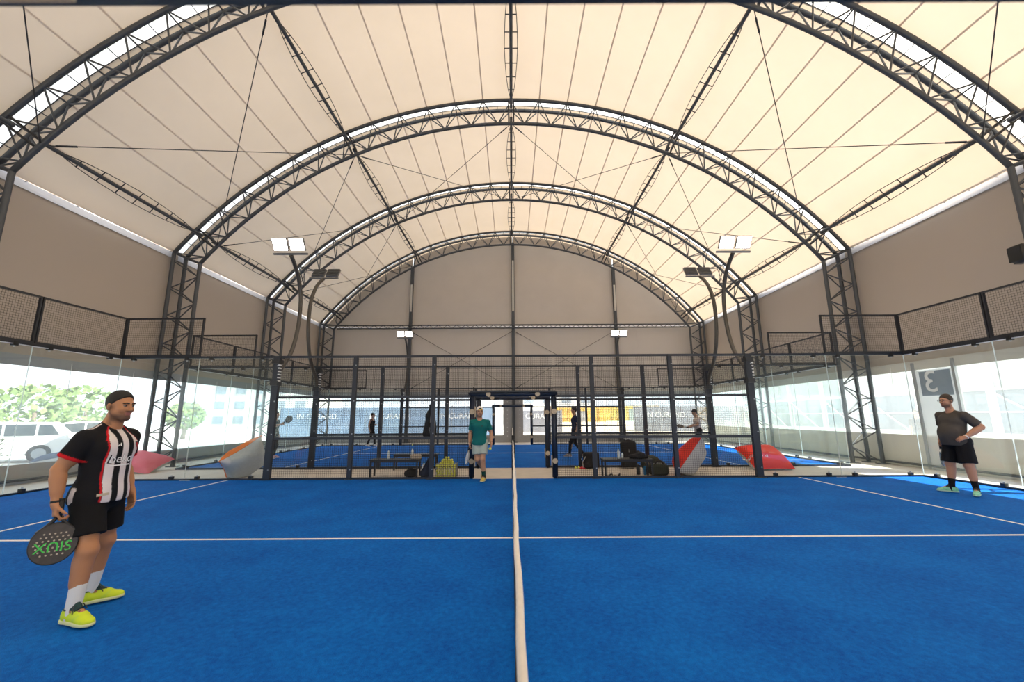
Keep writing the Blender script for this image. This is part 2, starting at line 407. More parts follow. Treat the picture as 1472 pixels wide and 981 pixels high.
# ================================================================== STEEL ARCHES
def apt(a, r, y): return Vector((r * math.sin(a), y, ZC + r * math.cos(a)))
RI = RC - .75; ZE = apt(13 * PIT, RC, 0).z
XO = RC * math.sin(13 * PIT); XI = 10.68; ZI = ZC + math.sqrt(RI * RI - XI * XI); AI = math.asin(XI / RI)
def make_arch(c):
    t = empty('steel_arch', (0, c, 0)); tag(t, 'x', 'arch', 'steel lattice arches carrying the roof')
    for s in (-1, 1):
        place('outer_chord', MB().tube([apt(-13 * PIT + 26 * PIT * i / 52, RC, c + s * HW) for i in range(53)], .062, 10).mesh('chord', 'steel', True), t)
    place('inner_chord', MB().tube([apt(-AI + 2 * AI * i / 52, RI, c) for i in range(53)], .06, 10).mesh('chord', 'steel', True), t)
    for k in range(-13, 13):
        ai = (k + .5) * PIT
        if abs(ai) > AI: ai = math.copysign(AI, ai)
        for s in (-1, 1):
            for e in (0, 1): bar('brace', apt(ai, RI, c), apt((k + e) * PIT, RC, c + s * HW), .021, 'steel', t)
    for k in range(-26, 27): bar('rung', apt(k * PIT / 2, RC, c - HW), apt(k * PIT / 2, RC, c + HW), .011 if k % 2 else .02, 'steel', t)
    for k in (-12, -6, 0, 6, 12):          # node brackets at the purlins
        for s in (-.09, .09):
            a = k * PIT + s / RC
            bar('bracket', apt(a, RC, c - HW - .02), apt(a, RI, c), .03, 'steel_black', t)
            bar('bracket', apt(a, RC, c + HW + .02), apt(a, RI, c), .03, 'steel_black', t)
    for sx in (-1, 1):
        o = [Vector((sx * XO, c + s * HW, 0)) for s in (-1, 1)]
        for p in o: bar('column_chord', p, p + Vector((0, 0, ZE)), .06, 'steel', t, 10)
        pi_ = Vector((sx * XI, c, 0)); bar('column_chord', pi_, pi_ + Vector((0, 0, ZI)), .06, 'steel', t, 10)
        for p in o: bar('corner_tie', p + Vector((0, 0, ZE)), pi_ + Vector((0, 0, ZI)), .04, 'steel', t)
        nl = 7; dz = (ZI - .05) / nl
        for i in range(nl):
            zi = dz * (i + .5) + .05
            for p in o:
                for e in (0, 1): bar('brace', pi_ + Vector((0, 0, zi)), p + Vector((0, 0, .05 + dz * (i + e))), .021, 'steel', t)
        for i in range(8): bar('rung', o[0] + Vector((0, 0, .1 + i * .95)), o[1] + Vector((0, 0, .1 + i * .95)), .018, 'steel', t)
        for p in o + [pi_]: box('base_plate', (p.x - .13, p.y - .13, 0), (p.x + .13, p.y + .13, .025), 'steel', t)
    return t
arch0 = make_arch(ARCH_C[0])
arches = [arch0]
for c in ARCH_C[1:]:
    a = copy_tree(arch0); a.matrix_basis = Matrix.Translation((0, c, 0)); arches.append(a)
for a, l in zip(arches, ('nearest steel lattice arch, cut off by the top of the picture', 'second steel lattice arch, spanning over the walkway between the courts',
                         'third steel lattice arch, above the middle of the far court', 'farthest steel lattice arch, standing against the gable wall')): a['label'] = l
# purlins: a tube with bowed rods either side
def make_purlin(k, ya, yb, label):
    a = k * PIT; r = RC - .3; p = apt(a, r, ya); q = apt(a, r, yb); tv = Vector((math.cos(a), 0, -math.sin(a)))
    t = empty('trussed_purlin', p); tag(t, label, 'beam', 'bowed purlins between the arches')
    bar('tube', p, q, .05, 'steel', t, 8)
    n = 8
    W = [0, .10, .155, .185, .20, .185, .155, .10, 0]
    for s in (-1, 1):
        pts = [p.lerp(q, .06 + .88 * i / n) + tv * (s * W[i]) for i in range(n + 1)]
        place('bow_rod', MB().tube(pts, .011, 5).mesh('bow_rod', 'steel_black'), t)
    for i in range(1, n):
        m = p.lerp(q, .06 + .88 * i / n); bar('spreader', m - tv * W[i], m + tv * W[i], .014, 'steel_black', t)
wd_ = {0: 'ridge', -6: 'left upper', 6: 'right upper', -12: 'left eave', 12: 'right eave'}
bays = [(ARCH_ALL[2], ARCH_C[0], 'in front of the nearest arch'), (ARCH_C[0], ARCH_C[1], 'between the nearest and second arches'),
        (ARCH_C[1], ARCH_C[2], 'between the second and third arches'), (ARCH_C[2], ARCH_C[3], 'between the third and farthest arches')]
for bi, (ya, yb, w) in enumerate(bays):
    for k in (-12, -6, 0, 6, 12):
        if bi == 0 and abs(k) < 12: continue
        make_purlin(k, ya + HW, yb - HW, 'dark %s purlin with bowed side rods %s' % (wd_[k], w))
# bracing cables
def cable(p, q, label, group='crossed bracing cables under the roof'):
    t = empty('bracing_cable', p); tag(t, label, 'cable', group)
    p = Vector(p); q = Vector(q); d = (q - p)
    bar('rope', p, q, .011, 'steel_black', t)
    bar('turnbuckle', p.lerp(q, .03), p.lerp(q, .03 + .35 / d.length), .022, 'steel_black', t)
    bar('end_fork', q.lerp(p, .01), q.lerp(p, .01 + .15 / d.length), .02, 'steel_black', t)
for bi, (ya, yb, w) in enumerate(bays):
    for s in (-1, 1):
        sn = 'left' if s < 0 else 'right'
        if bi > 0: cable(apt(s * 12 * PIT, RI, ya), apt(s * 6 * PIT, RI, yb), 'thin cable rising from the %s eave, %s' % (sn, w))
        cable(apt(s * 6 * PIT, RI, ya), apt(s * 12 * PIT, RI, yb), 'thin cable falling to the %s eave, %s' % (sn, w))
        if bi == 2:
            cable(apt(s * 6 * PIT, RI, ya), apt(0, RI, yb), 'thin cable rising from the %s to the ridge of the third arch' % sn)
            cable(apt(0, RI, ya), apt(s * 6 * PIT, RI, yb), 'thin cable falling from the ridge of the second arch to the %s' % sn)
# gable posts, girder and cables
for x, l in zip(gx[1:4], ('left', 'middle', 'right')):
    t = empty('gable_post', (x, GY - .12, 0)); tag(t, 'tall dark %s post standing against the far gable wall' % l, 'post', 'gable posts')
    zt = ZC + math.sqrt(RI * RI - x * x) + .35
    box('shaft', (x - .09, GY - .2, 0), (x + .09, GY - .04, zt), 'steel', t)
    box('foot_plate', (x - .2, GY - .28, 0), (x + .2, GY - .03, .03), 'steel', t)
    box('cover_strip', (x - .055, GY - .215, 7.9), (x + .055, GY - .2, zt - 1.2), 'skirt_light', t)
t = empty('lattice_girder', (0, GY - .2, 6.9)); tag(t, 'slim horizontal lattice girder across the far gable', 'beam')
for z in (6.82, 7.02): bar('chord', (-XI, GY - .3, z), (XI, GY - .3, z), .035, 'steel', t)
n = 76
for i in range(n):
    x0 = -XI + 2 * XI * i / n; x1 = -XI + 2 * XI * (i + 1) / n
    bar('brace', (x0, GY - .3, 6.82 if i % 2 else 7.02), (x1, GY - .3, 7.02 if i % 2 else 6.82), .016, 'steel', t, 4)
for a, b, l in ((gx[1], gx[2], 'left'), (gx[2], gx[3], 'right')):
    cable((a, GY - .06, 6.7), (b, GY - .06, 3.1), 'thin cable falling rightward across the %s gable panel' % l, 'crossed cables on the gable')
    cable((a, GY - .06, 3.1), (b, GY - .06, 6.7), 'thin cable rising rightward across the %s gable panel' % l, 'crossed cables on the gable')

# ================================================================== COURT FENCES
def wire_mesh(w, h, pitch=.05, th=.0049):
    k = ('wire', round(w, 3), round(h, 3), pitch)
    if k in _cache: return _cache[k]
    mb = MB(); nx = round(w / pitch); nz = round(h / pitch)
    def strip(a, b, horiz):
        r = th / 2
        if horiz: vs = [(a[0], -r, a[1]), (a[0], 0, a[1] + r), (a[0], r, a[1]), (a[0], 0, a[1] - r), (b[0], -r, b[1]), (b[0], 0, b[1] + r), (b[0], r, b[1]), (b[0], 0, b[1] - r)]
        else: vs = [(a[0] - r, 0, a[1]), (a[0], r, a[1]), (a[0] + r, 0, a[1]), (a[0], -r, a[1]), (b[0] - r, 0, b[1]), (b[0], r, b[1]), (b[0] + r, 0, b[1]), (b[0], -r, b[1])]
        mb.add(vs, [(0, 1, 5, 4), (1, 2, 6, 5), (2, 3, 7, 6), (3, 0, 4, 7)])
    for i in range(1, nx): strip((i * w / nx, 0), (i * w / nx, h), False)
    for i in range(1, nz): strip((0, i * h / nz), (w, i * h / nz), True)
    _cache[k] = mb.mesh('wire_mesh', 'net_black'); return _cache[k]
def wire(w, h, p, alongY, parent):
    mt = Matrix.Translation(p) @ (Matrix.Rotation(PI / 2, 4, 'Z') if alongY else Matrix.Identity(4))
    return tag(place('wire_mesh', wire_mesh(w, h), parent, mt), kind='stuff')
def pane_mesh(w, h):
    k = ('pane', w, h)
    if k not in _cache:
        mb = MB(); mb.box((.006, -.006, 0), (w - .006, .006, h))
        mb.mi = [1, 1, 0, 1, 0, 1]; me = mb.mesh('glass_pane', ['pane_glass', 'glass_edge'])
        _cache[k] = me
    return _cache[k]
def pane(w, h, p, alongY, parent):
    mt = Matrix.Translation(p) @ (Matrix.Rotation(PI / 2, 4, 'Z') if alongY else Matrix.Identity(4))
    return place('glass_pane', pane_mesh(w, h), parent, mt)
def clips(p0, p1, zs, parent):             # clamps that hold a pane, top and bottom
    d = Vector(p1) - Vector(p0)
    for f in (.16, .84):
        for z in zs:
            c = Vector(p0) + d * f
            box('clamp', (c.x - .04, c.y - .04, z - .045), (c.x + .04, c.y + .04, z + .045), 'black_plastic', parent)
            bar('bolt', (c.x, c.y, z + (.02 if z < 1 else -.07)), (c.x, c.y, z + (.075 if z < 1 else -.03)), .02, 'galv', parent)
def upper_panel(a, b, alongY, fixed, parent, z0=3.06, z1=4.06):
    def P(u, z): return (fixed, u, z) if alongY else (u, fixed, z)
    for z in (z0 + .015, z1 - .015): 
        lo = P(a, z - .02); hi = P(b, z + .02)
        box('frame_bar', tuple(min(l, h) - (.02 if i == (0 if alongY else 1) else 0) for i, (l, h) in enumerate(zip(lo, hi))),
            tuple(max(l, h) + (.02 if i == (0 if alongY else 1) else 0) for i, (l, h) in enumerate(zip(lo, hi))), 'steel_black', parent)
    for u in (a, b):
        du = .035 if u == a else -.035
        lo = P(min(u, u + du), z0); hi = P(max(u, u + du), z1)
        box('frame_bar', tuple(l - (.025 if i == (0 if alongY else 1) else 0) for i, l in enumerate(lo)), tuple(h + (.025 if i == (0 if alongY else 1) else 0) for i, h in enumerate(hi)), 'steel_black', parent)
    wire(b - a, z1 - z0, P(a, z0), alongY, parent)
def side_fence(y, out, label, near_only=False):
    t = empty('court_fence', (0, y, 0)); tag(t, label, 'fence', 'long fences of wire mesh and glass')
    ys = y
    for s in (-1, 1):
        for X, w in ((2, .1), (4, .1), (6, .16)):
            x = s * X; box('post', (x - w / 2, ys - .05, 0), (x + w / 2, ys + .05, 3.04), 'fence_navy', t)
            box('foot_plate', (x - w / 2 - .05, ys - .1, 0), (x + w / 2 + .05, ys + .1, .02), 'steel_black', t)
            for z in (.25, 1.1, 1.9, 2.8): bar('bolt', (x + w / 4, ys - .05, z), (x + w / 4, ys - .062, z), .014, 'galv', t)
        for a, b in ((1.07, 2), (2, 4), (4, 6)):
            a, b = sorted((s * a, s * b)); wire(b - a, 3., (a, ys, .0), False, t)
            for z in (.03, .99, 2.0): box('rail', (a, ys - .025, z - .03), (b, ys + .025, z + .03), 'fence_navy', t)
        for a, b in ((6.08, 8), (8, 10)):
            a, b = sorted((s * a, s * b)); pane(b - a, 2.97, (a, ys, .03), False, t)
            clips((a, ys, 0), (b, ys, 0), (.06, 3.0), t)
        a, b = sorted((s * 6, s * 10)); box('base_channel', (a, ys - .03, 0), (b, ys + .03, .05), 'fence_navy', t)
        a, b = sorted((s * 8, s * 10)); upper_panel(a, b, False, ys, t)
        box('line_stub', (s * 7.95 - .12, ys - .06 if out > 0 else ys + .04, .0128), (s * 7.95 + .12, ys - .035 if out > 0 else ys + .06, .0145), 'line_white', t)
    wire(2.0, .86, (-1., ys, 2.14), False, t)
    box('top_rail', (-10, ys - .03, 3.0), (10, ys + .03, 3.055), 'fence_navy', t)
    box('rail', (-1.07, ys - .025, 2.1), (1.07, ys + .025, 2.14), 'fence_navy', t)
    return t
def back_wall(x, y0, label):
    t = empty('glass_wall', (x, y0, 0)); tag(t, label, 'glass wall', 'glass end walls of the courts')
    for i in range(5):
        a = y0 + 2 * i; pane(2, 2.97, (x, a, .03), True, t); clips((x, a, 0), (x, a + 2, 0), (.06, 3.0), t)
        upper_panel(a + .01, a + 1.99, True, x, t)
    box('base_channel', (x - .03, y0, 0), (x + .03, y0 + 10, .05), 'fence_navy', t)
    box('top_rail', (x - .035, y0, 3.0), (x + .035, y0 + 10, 3.06), 'steel_black', t)
    box('trim_strip', (x - .02, y0 + .04, 2.985), (x + .02, y0 + 9.96, 2.999), 'white_paint', t)
    return t
side_fence(10, 1, 'dark mesh and glass fence right behind the front blue court')
side_fence(C2, -1, 'dark mesh and glass fence on the near side of the far court')
side_fence(C2 + 10, 1, 'dark mesh and glass fence on the far side of the far court, before the gable')
back_wall(-10, 0, 'glass end wall with mesh top left of the front court, behind the striped player')
back_wall(10, 0, 'glass end wall with mesh top right of the front court, behind the grey-shirted player')
back_wall(-10, C2, 'glass end wall with mesh top at the left end of the far court')
back_wall(10, C2, 'glass end wall with mesh top at the right end of the far court')
# padded door frames
def door_frame(y, label, zt=2.0, straps=True):
    t = empty('padded_doorway', (0, y, 0)); tag(t, label, 'door frame', 'padded court entrances')
    for s in (-1, 1):
        place('post_pad', MB().bbox((s * 1.03 - .065, y - .08, 0), (s * 1.03 + .065, y + .08, zt + .02), .03).mesh('post_pad', 'pad_navy', True), t)
        for z in (.42, 1.62):
            place('strap_patch', MB().tube([(s * 1.03, y - .081, z), (s * 1.03, y - .095, z)], .065, 16).mesh('patch', 'pad_tan'), t)
            box('strap', (s * 1.03 - s * .075 - .012, y - .05, z - .13), (s * 1.03 - s * .075 + .012, y + .03, z + .13), 'pad_tan', t)
    place('header_pad', MB().bbox((-1.12, y - .08, zt), (1.12, y + .08, zt + .12), .018).mesh('header_pad', 'pad_navy', True), t)
    for x in (-.62, .62):
        place('strap_patch', MB().tube([(x, y - .081, zt + .055), (x, y - .092, zt + .055)], .06, 16).mesh('patch', 'pad_tan'), t)
        box('strap', (x - .1 + (.1 if x < 0 else -.1), y - .06, zt - .012), (x + .0 + (.1 if x < 0 else -.1), y + .05, zt + .002), 'pad_tan', t)
    for x in (-1., 1.): box('bracket', (x - .012, y - .01, zt + .1), (x + .012, y + .01, zt + .24), 'steel_black', t)
    return t
door_frame(-.17, 'navy padded door header just above the viewer', 1.976)
door_frame(10.1, 'navy padded doorway the man in the green shirt steps through')
door_frame(C2 - .02, 'navy padded doorway into the far court, across the walkway')
door_frame(C2 + 10.05, 'navy padded doorway in the farthest fence by the gable')
# nets
def net(y0, label):
    t = empty('court_net', (0, y0 + 5, 0)); tag(t, label, 'net', 'court nets')
    n = 40
    def zt(y): u = (y - y0) / 10; return .92 - .04 * 4 * u * (1 - u)
    mb = MB()
    def thin(p, q, r=.0022):
        p = Vector(p); q = Vector(q); mb.tube([p, q], r, 3, False)
    for i in range(0, 221):
        y = y0 + .05 + 9.9 * i / 220; thin((-.012, y, .02), (-.016, y, zt(y) - .05))
    for z in np.arange(.04, .86, .045): thin((-.014, y0 + .05, z), (-.014, y0 + 9.95, z))
    tag(place('net_cords', mb.mesh('net_cords', 'net_black'), t), kind='stuff')
    prof = [(a - .006, b) for a, b in [(-.010, -.062), (.010, -.062), (.013, -.02), (.011, -.004), (.005, .003), (-.005, .003), (-.011, -.004), (-.013, -.02)]]
    mb = MB(); vs = []; fs = []
    for i in range(n + 1):
        y = y0 + .03 + 9.94 * i / n; w = .0025 * math.sin(i * 1.7) + .0015 * math.sin(i * .6)
        for px, pz in prof: vs.append((px + w, y, zt(y) + pz))
    k = len(prof)
    for i in range(n):
        for j in range(k): fs.append((i * k + j, i * k + (j + 1) % k, (i + 1) * k + (j + 1) % k, (i + 1) * k + j))
    fs += [tuple(range(k)), tuple(range(n * k + k - 1, n * k - 1, -1))]
    place('top_band', mb.add(vs, fs).mesh('top_band', 'net_band', True), t)
    for y in (y0 + .02, y0 + 9.98):
        place('net_post', MB().bbox((-.04, y - .04, 0), (.04, y + .04, .945), .012).mesh('net_post', 'steel_black'), t)
    mb = MB(); mb.tube([(-.006, y0 + .1, .03), (-.006, y0 + 9.9, .03)], .006, 5); place('bottom_cord', mb.mesh('cord', 'net_black'), t)
    box('centre_strap', (-.022, y0 + 4.975, .01), (.022, y0 + 5.025, zt(y0 + 5) - .06), 'net_band', t)
net(0, 'black net with cream top band running straight away from the viewer'); net(C2, 'distant net with white top band on the far court')

# ================================================================== FLOODLIGHTS
PROF = [(0, 2.3), (.12, 2.66), (.42, 3.0), (.62, 3.3), (.78, 3.74), (.86, 4.3), (.82, 4.9), (.62, 5.36), (.36, 5.66), (.14, 5.84)]
def floodlight(x, y, o, label, lit=True):
    t = empty('floodlight', (x, y, 2.3)); tag(t, label, 'floodlight', 'curved floodlight masts')
    pts = [Vector((x, y + o * a, z)) for a, z in PROF]; sm = []
    for i in range(len(pts) - 1):
        p0 = pts[max(i - 1, 0)]; p1 = pts[i]; p2 = pts[i + 1]; p3 = pts[min(i + 2, len(pts) - 1)]
        for k in range(4):
            u = k / 4; sm.append(.5 * ((2 * p1) + (p2 - p0) * u + (2 * p0 - 5 * p1 + 4 * p2 - p3) * u * u + (3 * p1 - p0 - 3 * p2 + p3) * u ** 3))
    sm.append(pts[-1])
    place('mast', MB().tube(sm, .052, 12).mesh('mast', 'pole_bronze' if True else 'steel', True), t)
    box('mast_clamp', (x - .09, y - .1, 2.3), (x + .09, y + .1, 2.42), 'steel_black', t); box('mast_clamp', (x - .09, y - .1, 2.85), (x + .09, y + .12 * 1, 2.95), 'steel_black', t)
    for i in range(6): box('tie', (x + .06, y - .07, 2.4 + i * .08), (x + .1, y + .03, 2.43 + i * .08), 'white_paint', t)
    c = Vector((x, y - o * .04, 6.07)); nrm = Vector((0, -o * .83, -.56)).normalized(); ax = Vector((1, 0, 0)); ay = nrm.cross(ax)
    R = Matrix((ax, ay, nrm)).transposed()
    bar('cross_arm', c + Vector((-.46, o * .16, -.2)), c + Vector((.46, o * .16, -.2)), .03, 'lamp_body', t)
    for s in (-1, 1):
        h = place('lamp_head', MB().box((-.2, -.17, -.05), (.2, .17, .0), R, c + ax * (s * .225)).mesh('lamp_head', 'lamp_body'), t)
        place('lens', MB().box((-.18, -.15, -.002), (.18, .15, .004), R, c + ax * (s * .225)).mesh('lens', 'led'), h)
        mb = MB()
        for i in range(5): mb.box((-.19, -.15 + i * .07, -.085), (.19, -.14 + i * .07, -.05), R, c + ax * (s * .225))
        place('cooling_fins', mb.mesh('fins', 'lamp_body'), h)
for s, w in ((-1, 'left'), (1, 'right')):
    floodlight(s * 6, 10, 1, 'curved mast with two lit lamps facing the viewer, high on the %s' % w)
    floodlight(s * 6, C2, -1, 'curved mast with two lamps turned away, on the %s of the walkway' % w)
    floodlight(s * 6, C2 + 10, 1, 'small distant lit twin floodlight before the gable, on the %s' % w)
# loudspeaker on the right column
t = empty('loudspeaker', (10.66, 7.6, 4.75)); tag(t, 'black loudspeaker fixed to the nearest column on the right', 'speaker')
place('cabinet', MB().bbox((10.36, 7.42, 4.55), (10.62, 7.72, 4.93), .05).mesh('cabinet', 'black_plastic', True), t)
place('grille', MB().bbox((10.345, 7.45, 4.58), (10.365, 7.69, 4.9), .008).mesh('grille', 'rubber'), t)
box('wall_bracket', (10.6, 7.55, 4.7), (10.68, 7.61, 4.78), 'steel_black', t)
# door with number in the right wall
dr = struct('door_1', MB().box((WX - .03, 10.3, 0), (WX + .02, 11.35, 2.72)).mesh('door', 'door_vinyl'), 'white door leaf with a number pane in the right wall')
for y in (10.25, 11.35): place('door_post', MB().box((WX - .07, y, 0), (WX + .03, y + .07, 2.95)).mesh('post', 'grey_paint'), dr)
box('number_pane', (WX - .036, 10.4, 2.0), (WX - .03, 11.25, 2.68), 'block_glass', dr)
n3 = text_mesh('3', .85, 'text_white', .004)
place('number', n3, dr, Matrix.Translation((WX - .045, 10.95, 2.36)) @ Matrix(((0, 0, -1, 0), (1, 0, 0, 0), (0, 1, 0, 0), (0, 0, 0, 1))))
#PART3
# ================================================================== SIGNED DISTANCE MODELLING (people, bags)
V3 = lambda *a: np.array(a, float)
def cone(a, b, ra, rb, k=.03, clip=None, sub=False): return ('c', V3(*a), V3(*b), ra, rb, k, clip, sub)
def ell(c, r, k=.03, R=None, clip=None, sub=False): return ('e', V3(*c), V3(*r), None if R is None else np.array(R, float), 0, k, clip, sub)
def rbox(c, hf, rd, k=.02, R=None, clip=None, sub=False): return ('b', V3(*c), V3(*hf), None if R is None else np.array(R, float), rd, k, clip, sub)
def op_bounds(o):
    if o[0] == 'c': r = max(o[3], o[4]); return np.minimum(o[1], o[2]) - r, np.maximum(o[1], o[2]) + r
    r = np.linalg.norm(o[2]) if o[3] is not None else o[2]
    if o[0] == 'b': r = r + o[4]
    return o[1] - r, o[1] + r
def sdf_mesh(name, ops, h, mats, planes=(), colfn=None, smooth_it=0):
    los, his = zip(*[op_bounds(o) for o in ops if not o[7]])
    lo = np.min(los, 0) - 3 * h; hi = np.max(his, 0) + 3 * h
    n = np.ceil((hi - lo) / h).astype(int) + 1
    F = np.full(n, .3, np.float32)
    ax = [lo[i] + h * np.arange(n[i]) for i in range(3)]
    for o in ops:
        a, b = op_bounds(o); mg = o[5] + .02 + 2 * h
        i0 = np.maximum(((a - mg - lo) / h).astype(int), 0); i1 = np.minimum(((b + mg - lo) / h).astype(int) + 2, n)
        if (i1 <= i0).any(): continue
        sl = tuple(slice(i0[i], i1[i]) for i in range(3))
        X = ax[0][sl[0]][:, None, None]; Y = ax[1][sl[1]][None, :, None]; Z = ax[2][sl[2]][None, None, :]
        if o[0] == 'c':
            d = o[2] - o[1]; L2 = max(d @ d, 1e-9); px, py, pz = X - o[1][0], Y - o[1][1], Z - o[1][2]
            t = np.clip((px * d[0] + py * d[1] + pz * d[2]) / L2, 0, 1)
            D = np.sqrt((px - t * d[0]) ** 2 + (py - t * d[1]) ** 2 + (pz - t * d[2]) ** 2) - (o[3] + t * (o[4] - o[3]))
        else:
            px, py, pz = X - o[1][0], Y - o[1][1], Z - o[1][2]
            if o[3] is not None:
                R = o[3]; px, py, pz = (R[0][0] * px + R[1][0] * py + R[2][0] * pz, R[0][1] * px + R[1][1] * py + R[2][1] * pz, R[0][2] * px + R[1][2] * py + R[2][2] * pz)
            r = o[2]
            if o[0] == 'e':
                k0 = np.sqrt((px / r[0]) ** 2 + (py / r[1]) ** 2 + (pz / r[2]) ** 2); k1 = np.sqrt((px / r[0] ** 2) ** 2 + (py / r[1] ** 2) ** 2 + (pz / r[2] ** 2) ** 2) + 1e-6
                D = k0 * (k0 - 1) / k1
            else:
                qx, qy, qz = np.abs(px) - r[0], np.abs(py) - r[1], np.abs(pz) - r[2]
                D = np.sqrt(np.maximum(qx, 0) ** 2 + np.maximum(qy, 0) ** 2 + np.maximum(qz, 0) ** 2) + np.minimum(np.maximum(qx, np.maximum(qy, qz)), 0) - o[4]
        if o[6] is not None:
            for p0, nn in o[6]:
                p0 = V3(*p0); nn = V3(*nn); nn = nn / np.linalg.norm(nn)
                D = np.maximum(D, (X - p0[0]) * nn[0] + (Y - p0[1]) * nn[1] + (Z - p0[2]) * nn[2])
        A = F[sl]; k = max(o[5], 1e-4)
        if o[7]:
            D = -D; hh = np.maximum(k - np.abs(A - D), 0) / k; F[sl] = np.maximum(A, D) + hh * hh * k * .25
        else:
            hh = np.maximum(k - np.abs(A - D), 0) / k; F[sl] = np.minimum(A, D) - hh * hh * k * .25
    X, Y, Z = ax[0][:, None, None], ax[1][None, :, None], ax[2][None, None, :]
    for p0, nn in planes:
        nn = V3(*nn); nn = nn / np.linalg.norm(nn); F = np.maximum(F, ((X - p0[0]) * nn[0] + (Y - p0[1]) * nn[1] + (Z - p0[2]) * nn[2]).astype(np.float32))
    F[0] = F[-1] = .3; F[:, 0] = F[:, -1] = .3; F[:, :, 0] = F[:, :, -1] = .3
    S = F < 0
    cs = tuple(x - 1 for x in n); cnt = np.zeros(cs, np.int8); c8 = np.zeros(cs, np.int8)
    for i in (0, 1):
        for j in (0, 1):
            for k in (0, 1): c8 += S[i:i + cs[0], j:j + cs[1], k:k + cs[2]]
    act = np.argwhere((c8 > 0) & (c8 < 8)); nv = len(act)
    idx = np.full(cs, -1, np.int32); idx[tuple(act.T)] = np.arange(nv)
    acc = np.zeros((nv, 3)); cn = np.zeros(nv)
    cor = [(i, j, k) for i in (0, 1) for j in (0, 1) for k in (0, 1)]
    for a in cor:
        for d in range(3):
            if a[d]: continue
            b = list(a); b[d] = 1
            fa = F[tuple((act + a).T)]; fb = F[tuple((act + b).T)]; m = (fa < 0) != (fb < 0)
            tt = fa[m] / (fa[m] - fb[m]); p = np.tile(np.array(a, float), (m.sum(), 1)); p[:, d] += tt
            acc[m] += p; cn[m] += 1
    P = (act + acc / cn[:, None]) * h + lo
    faces = []
    for d in range(3):
        s0 = [slice(1, -1)] * 3; s0[d] = slice(0, n[d] - 1); s1 = list(s0); s1[d] = slice(1, n[d])
        A = S[tuple(s0)]; B = S[tuple(s1)]
        for flag in (True, False):
            e = np.argwhere((A != B) & (A == flag))
            if not len(e): continue
            off = np.ones(3, int); off[d] = 0; e = e + off
            u, v = [(1, 2), (2, 0), (0, 1)][d]; du = np.zeros(3, int); du[u] = 1; dv = np.zeros(3, int); dv[v] = 1
            q = np.stack([idx[tuple((e - du - dv).T)], idx[tuple((e - dv).T)], idx[tuple(e.T)], idx[tuple((e - du).T)]], 1)
            faces.append(q if flag else q[:, ::-1])
    Q = np.concatenate(faces)
    for _ in range(smooth_it):
        s = np.zeros_like(P); w = np.zeros(len(P))
        for a, b in ((0, 1), (1, 2), (2, 3), (3, 0)):
            np.add.at(s, Q[:, a], P[Q[:, b]]); np.add.at(s, Q[:, b], P[Q[:, a]]); np.add.at(w, Q[:, a], 1); np.add.at(w, Q[:, b], 1)
        P = P * .5 + .5 * s / np.maximum(w, 1)[:, None]
    me = bpy.data.meshes.new(name); me.vertices.add(len(P)); me.vertices.foreach_set('co', P.ravel())
    me.loops.add(Q.size); me.loops.foreach_set('vertex_index', Q.ravel()); me.polygons.add(len(Q))
    me.polygons.foreach_set('loop_start', np.arange(0, Q.size, 4)); me.polygons.foreach_set('use_smooth', np.ones(len(Q), bool))
    me.materials.append(M[mats]); me.update(calc_edges=True); me.validate()
    if colfn is not None:
        c = np.ones((len(P), 4)); c[:, :3] = colfn(P); at = me.color_attributes.new('Col', 'FLOAT_COLOR', 'POINT'); at.data.foreach_set('color', c.ravel())
    return me
def solid(c): return lambda P: np.tile(np.array(c, float), (len(P), 1))
def unit(v): v = np.array(v, float); return v / np.linalg.norm(v)
def rotv(v, ax, a):
    ax = unit(ax); v = np.array(v, float); return v * math.cos(a) + np.cross(ax, v) * math.sin(a) + ax * (ax @ v) * (1 - math.cos(a))
def hand_ops(w, d, n, thumb, curl=.35, s=1.):       # wrist, finger direction, palm normal, thumb side
    d = unit(d); n = unit(np.array(n) - d * (d @ np.array(n))); t = unit(np.array(thumb) - d * (d @ np.array(thumb)) - n * (n @ np.array(thumb)))
    R = np.stack([t, d, n], 1); w = np.array(w)
    ops = [rbox(w + d * .048 * s, (.026 * s, .036 * s, .004 * s), .011 * s, .012, R), cone(w - d * .01, w + d * .02, .024 * s, .024 * s, .02)]
    for i, (off, L) in enumerate(((.030, 1.), (.010, 1.1), (-.010, 1.03), (-.029, .82))):
        p = w + d * (.085 * s - .004 * abs(i - 1)) + t * off * s; dirv = rotv(d, np.cross(d, n), curl * .5)
        dirv = unit(dirv + t * off * 1.2)
        for j, (l, ra, rb) in enumerate(((.042, .0092, .0085), (.027, .0085, .008), (.021, .008, .0068))):
            q = p + dirv * l * L * s; ops.append(cone(p, q, ra * s, rb * s, .004)); p = q; dirv = rotv(dirv, np.cross(d, n), curl)
    p = w + d * .022 * s + t * .026 * s; dv = unit(d * .75 + t * .62 + n * .35)
    for l, ra, rb in ((.042, .0135, .011), (.032, .011, .0095), (.024, .0095, .0075)):
        q = p + dv * l * s; ops.append(cone(p, q, ra * s, rb * s, .008)); p = q; dv = unit(dv + d * .15 + n * (.25 if curl > .6 else .08))
    return ops
def rotz(a): c, s = math.cos(a), math.sin(a); return np.array([[c, -s, 0], [s, c, 0], [0, 0, 1.]])
def rotx(a): c, s = math.cos(a), math.sin(a); return np.array([[1, 0, 0], [0, c, -s], [0, s, c]])
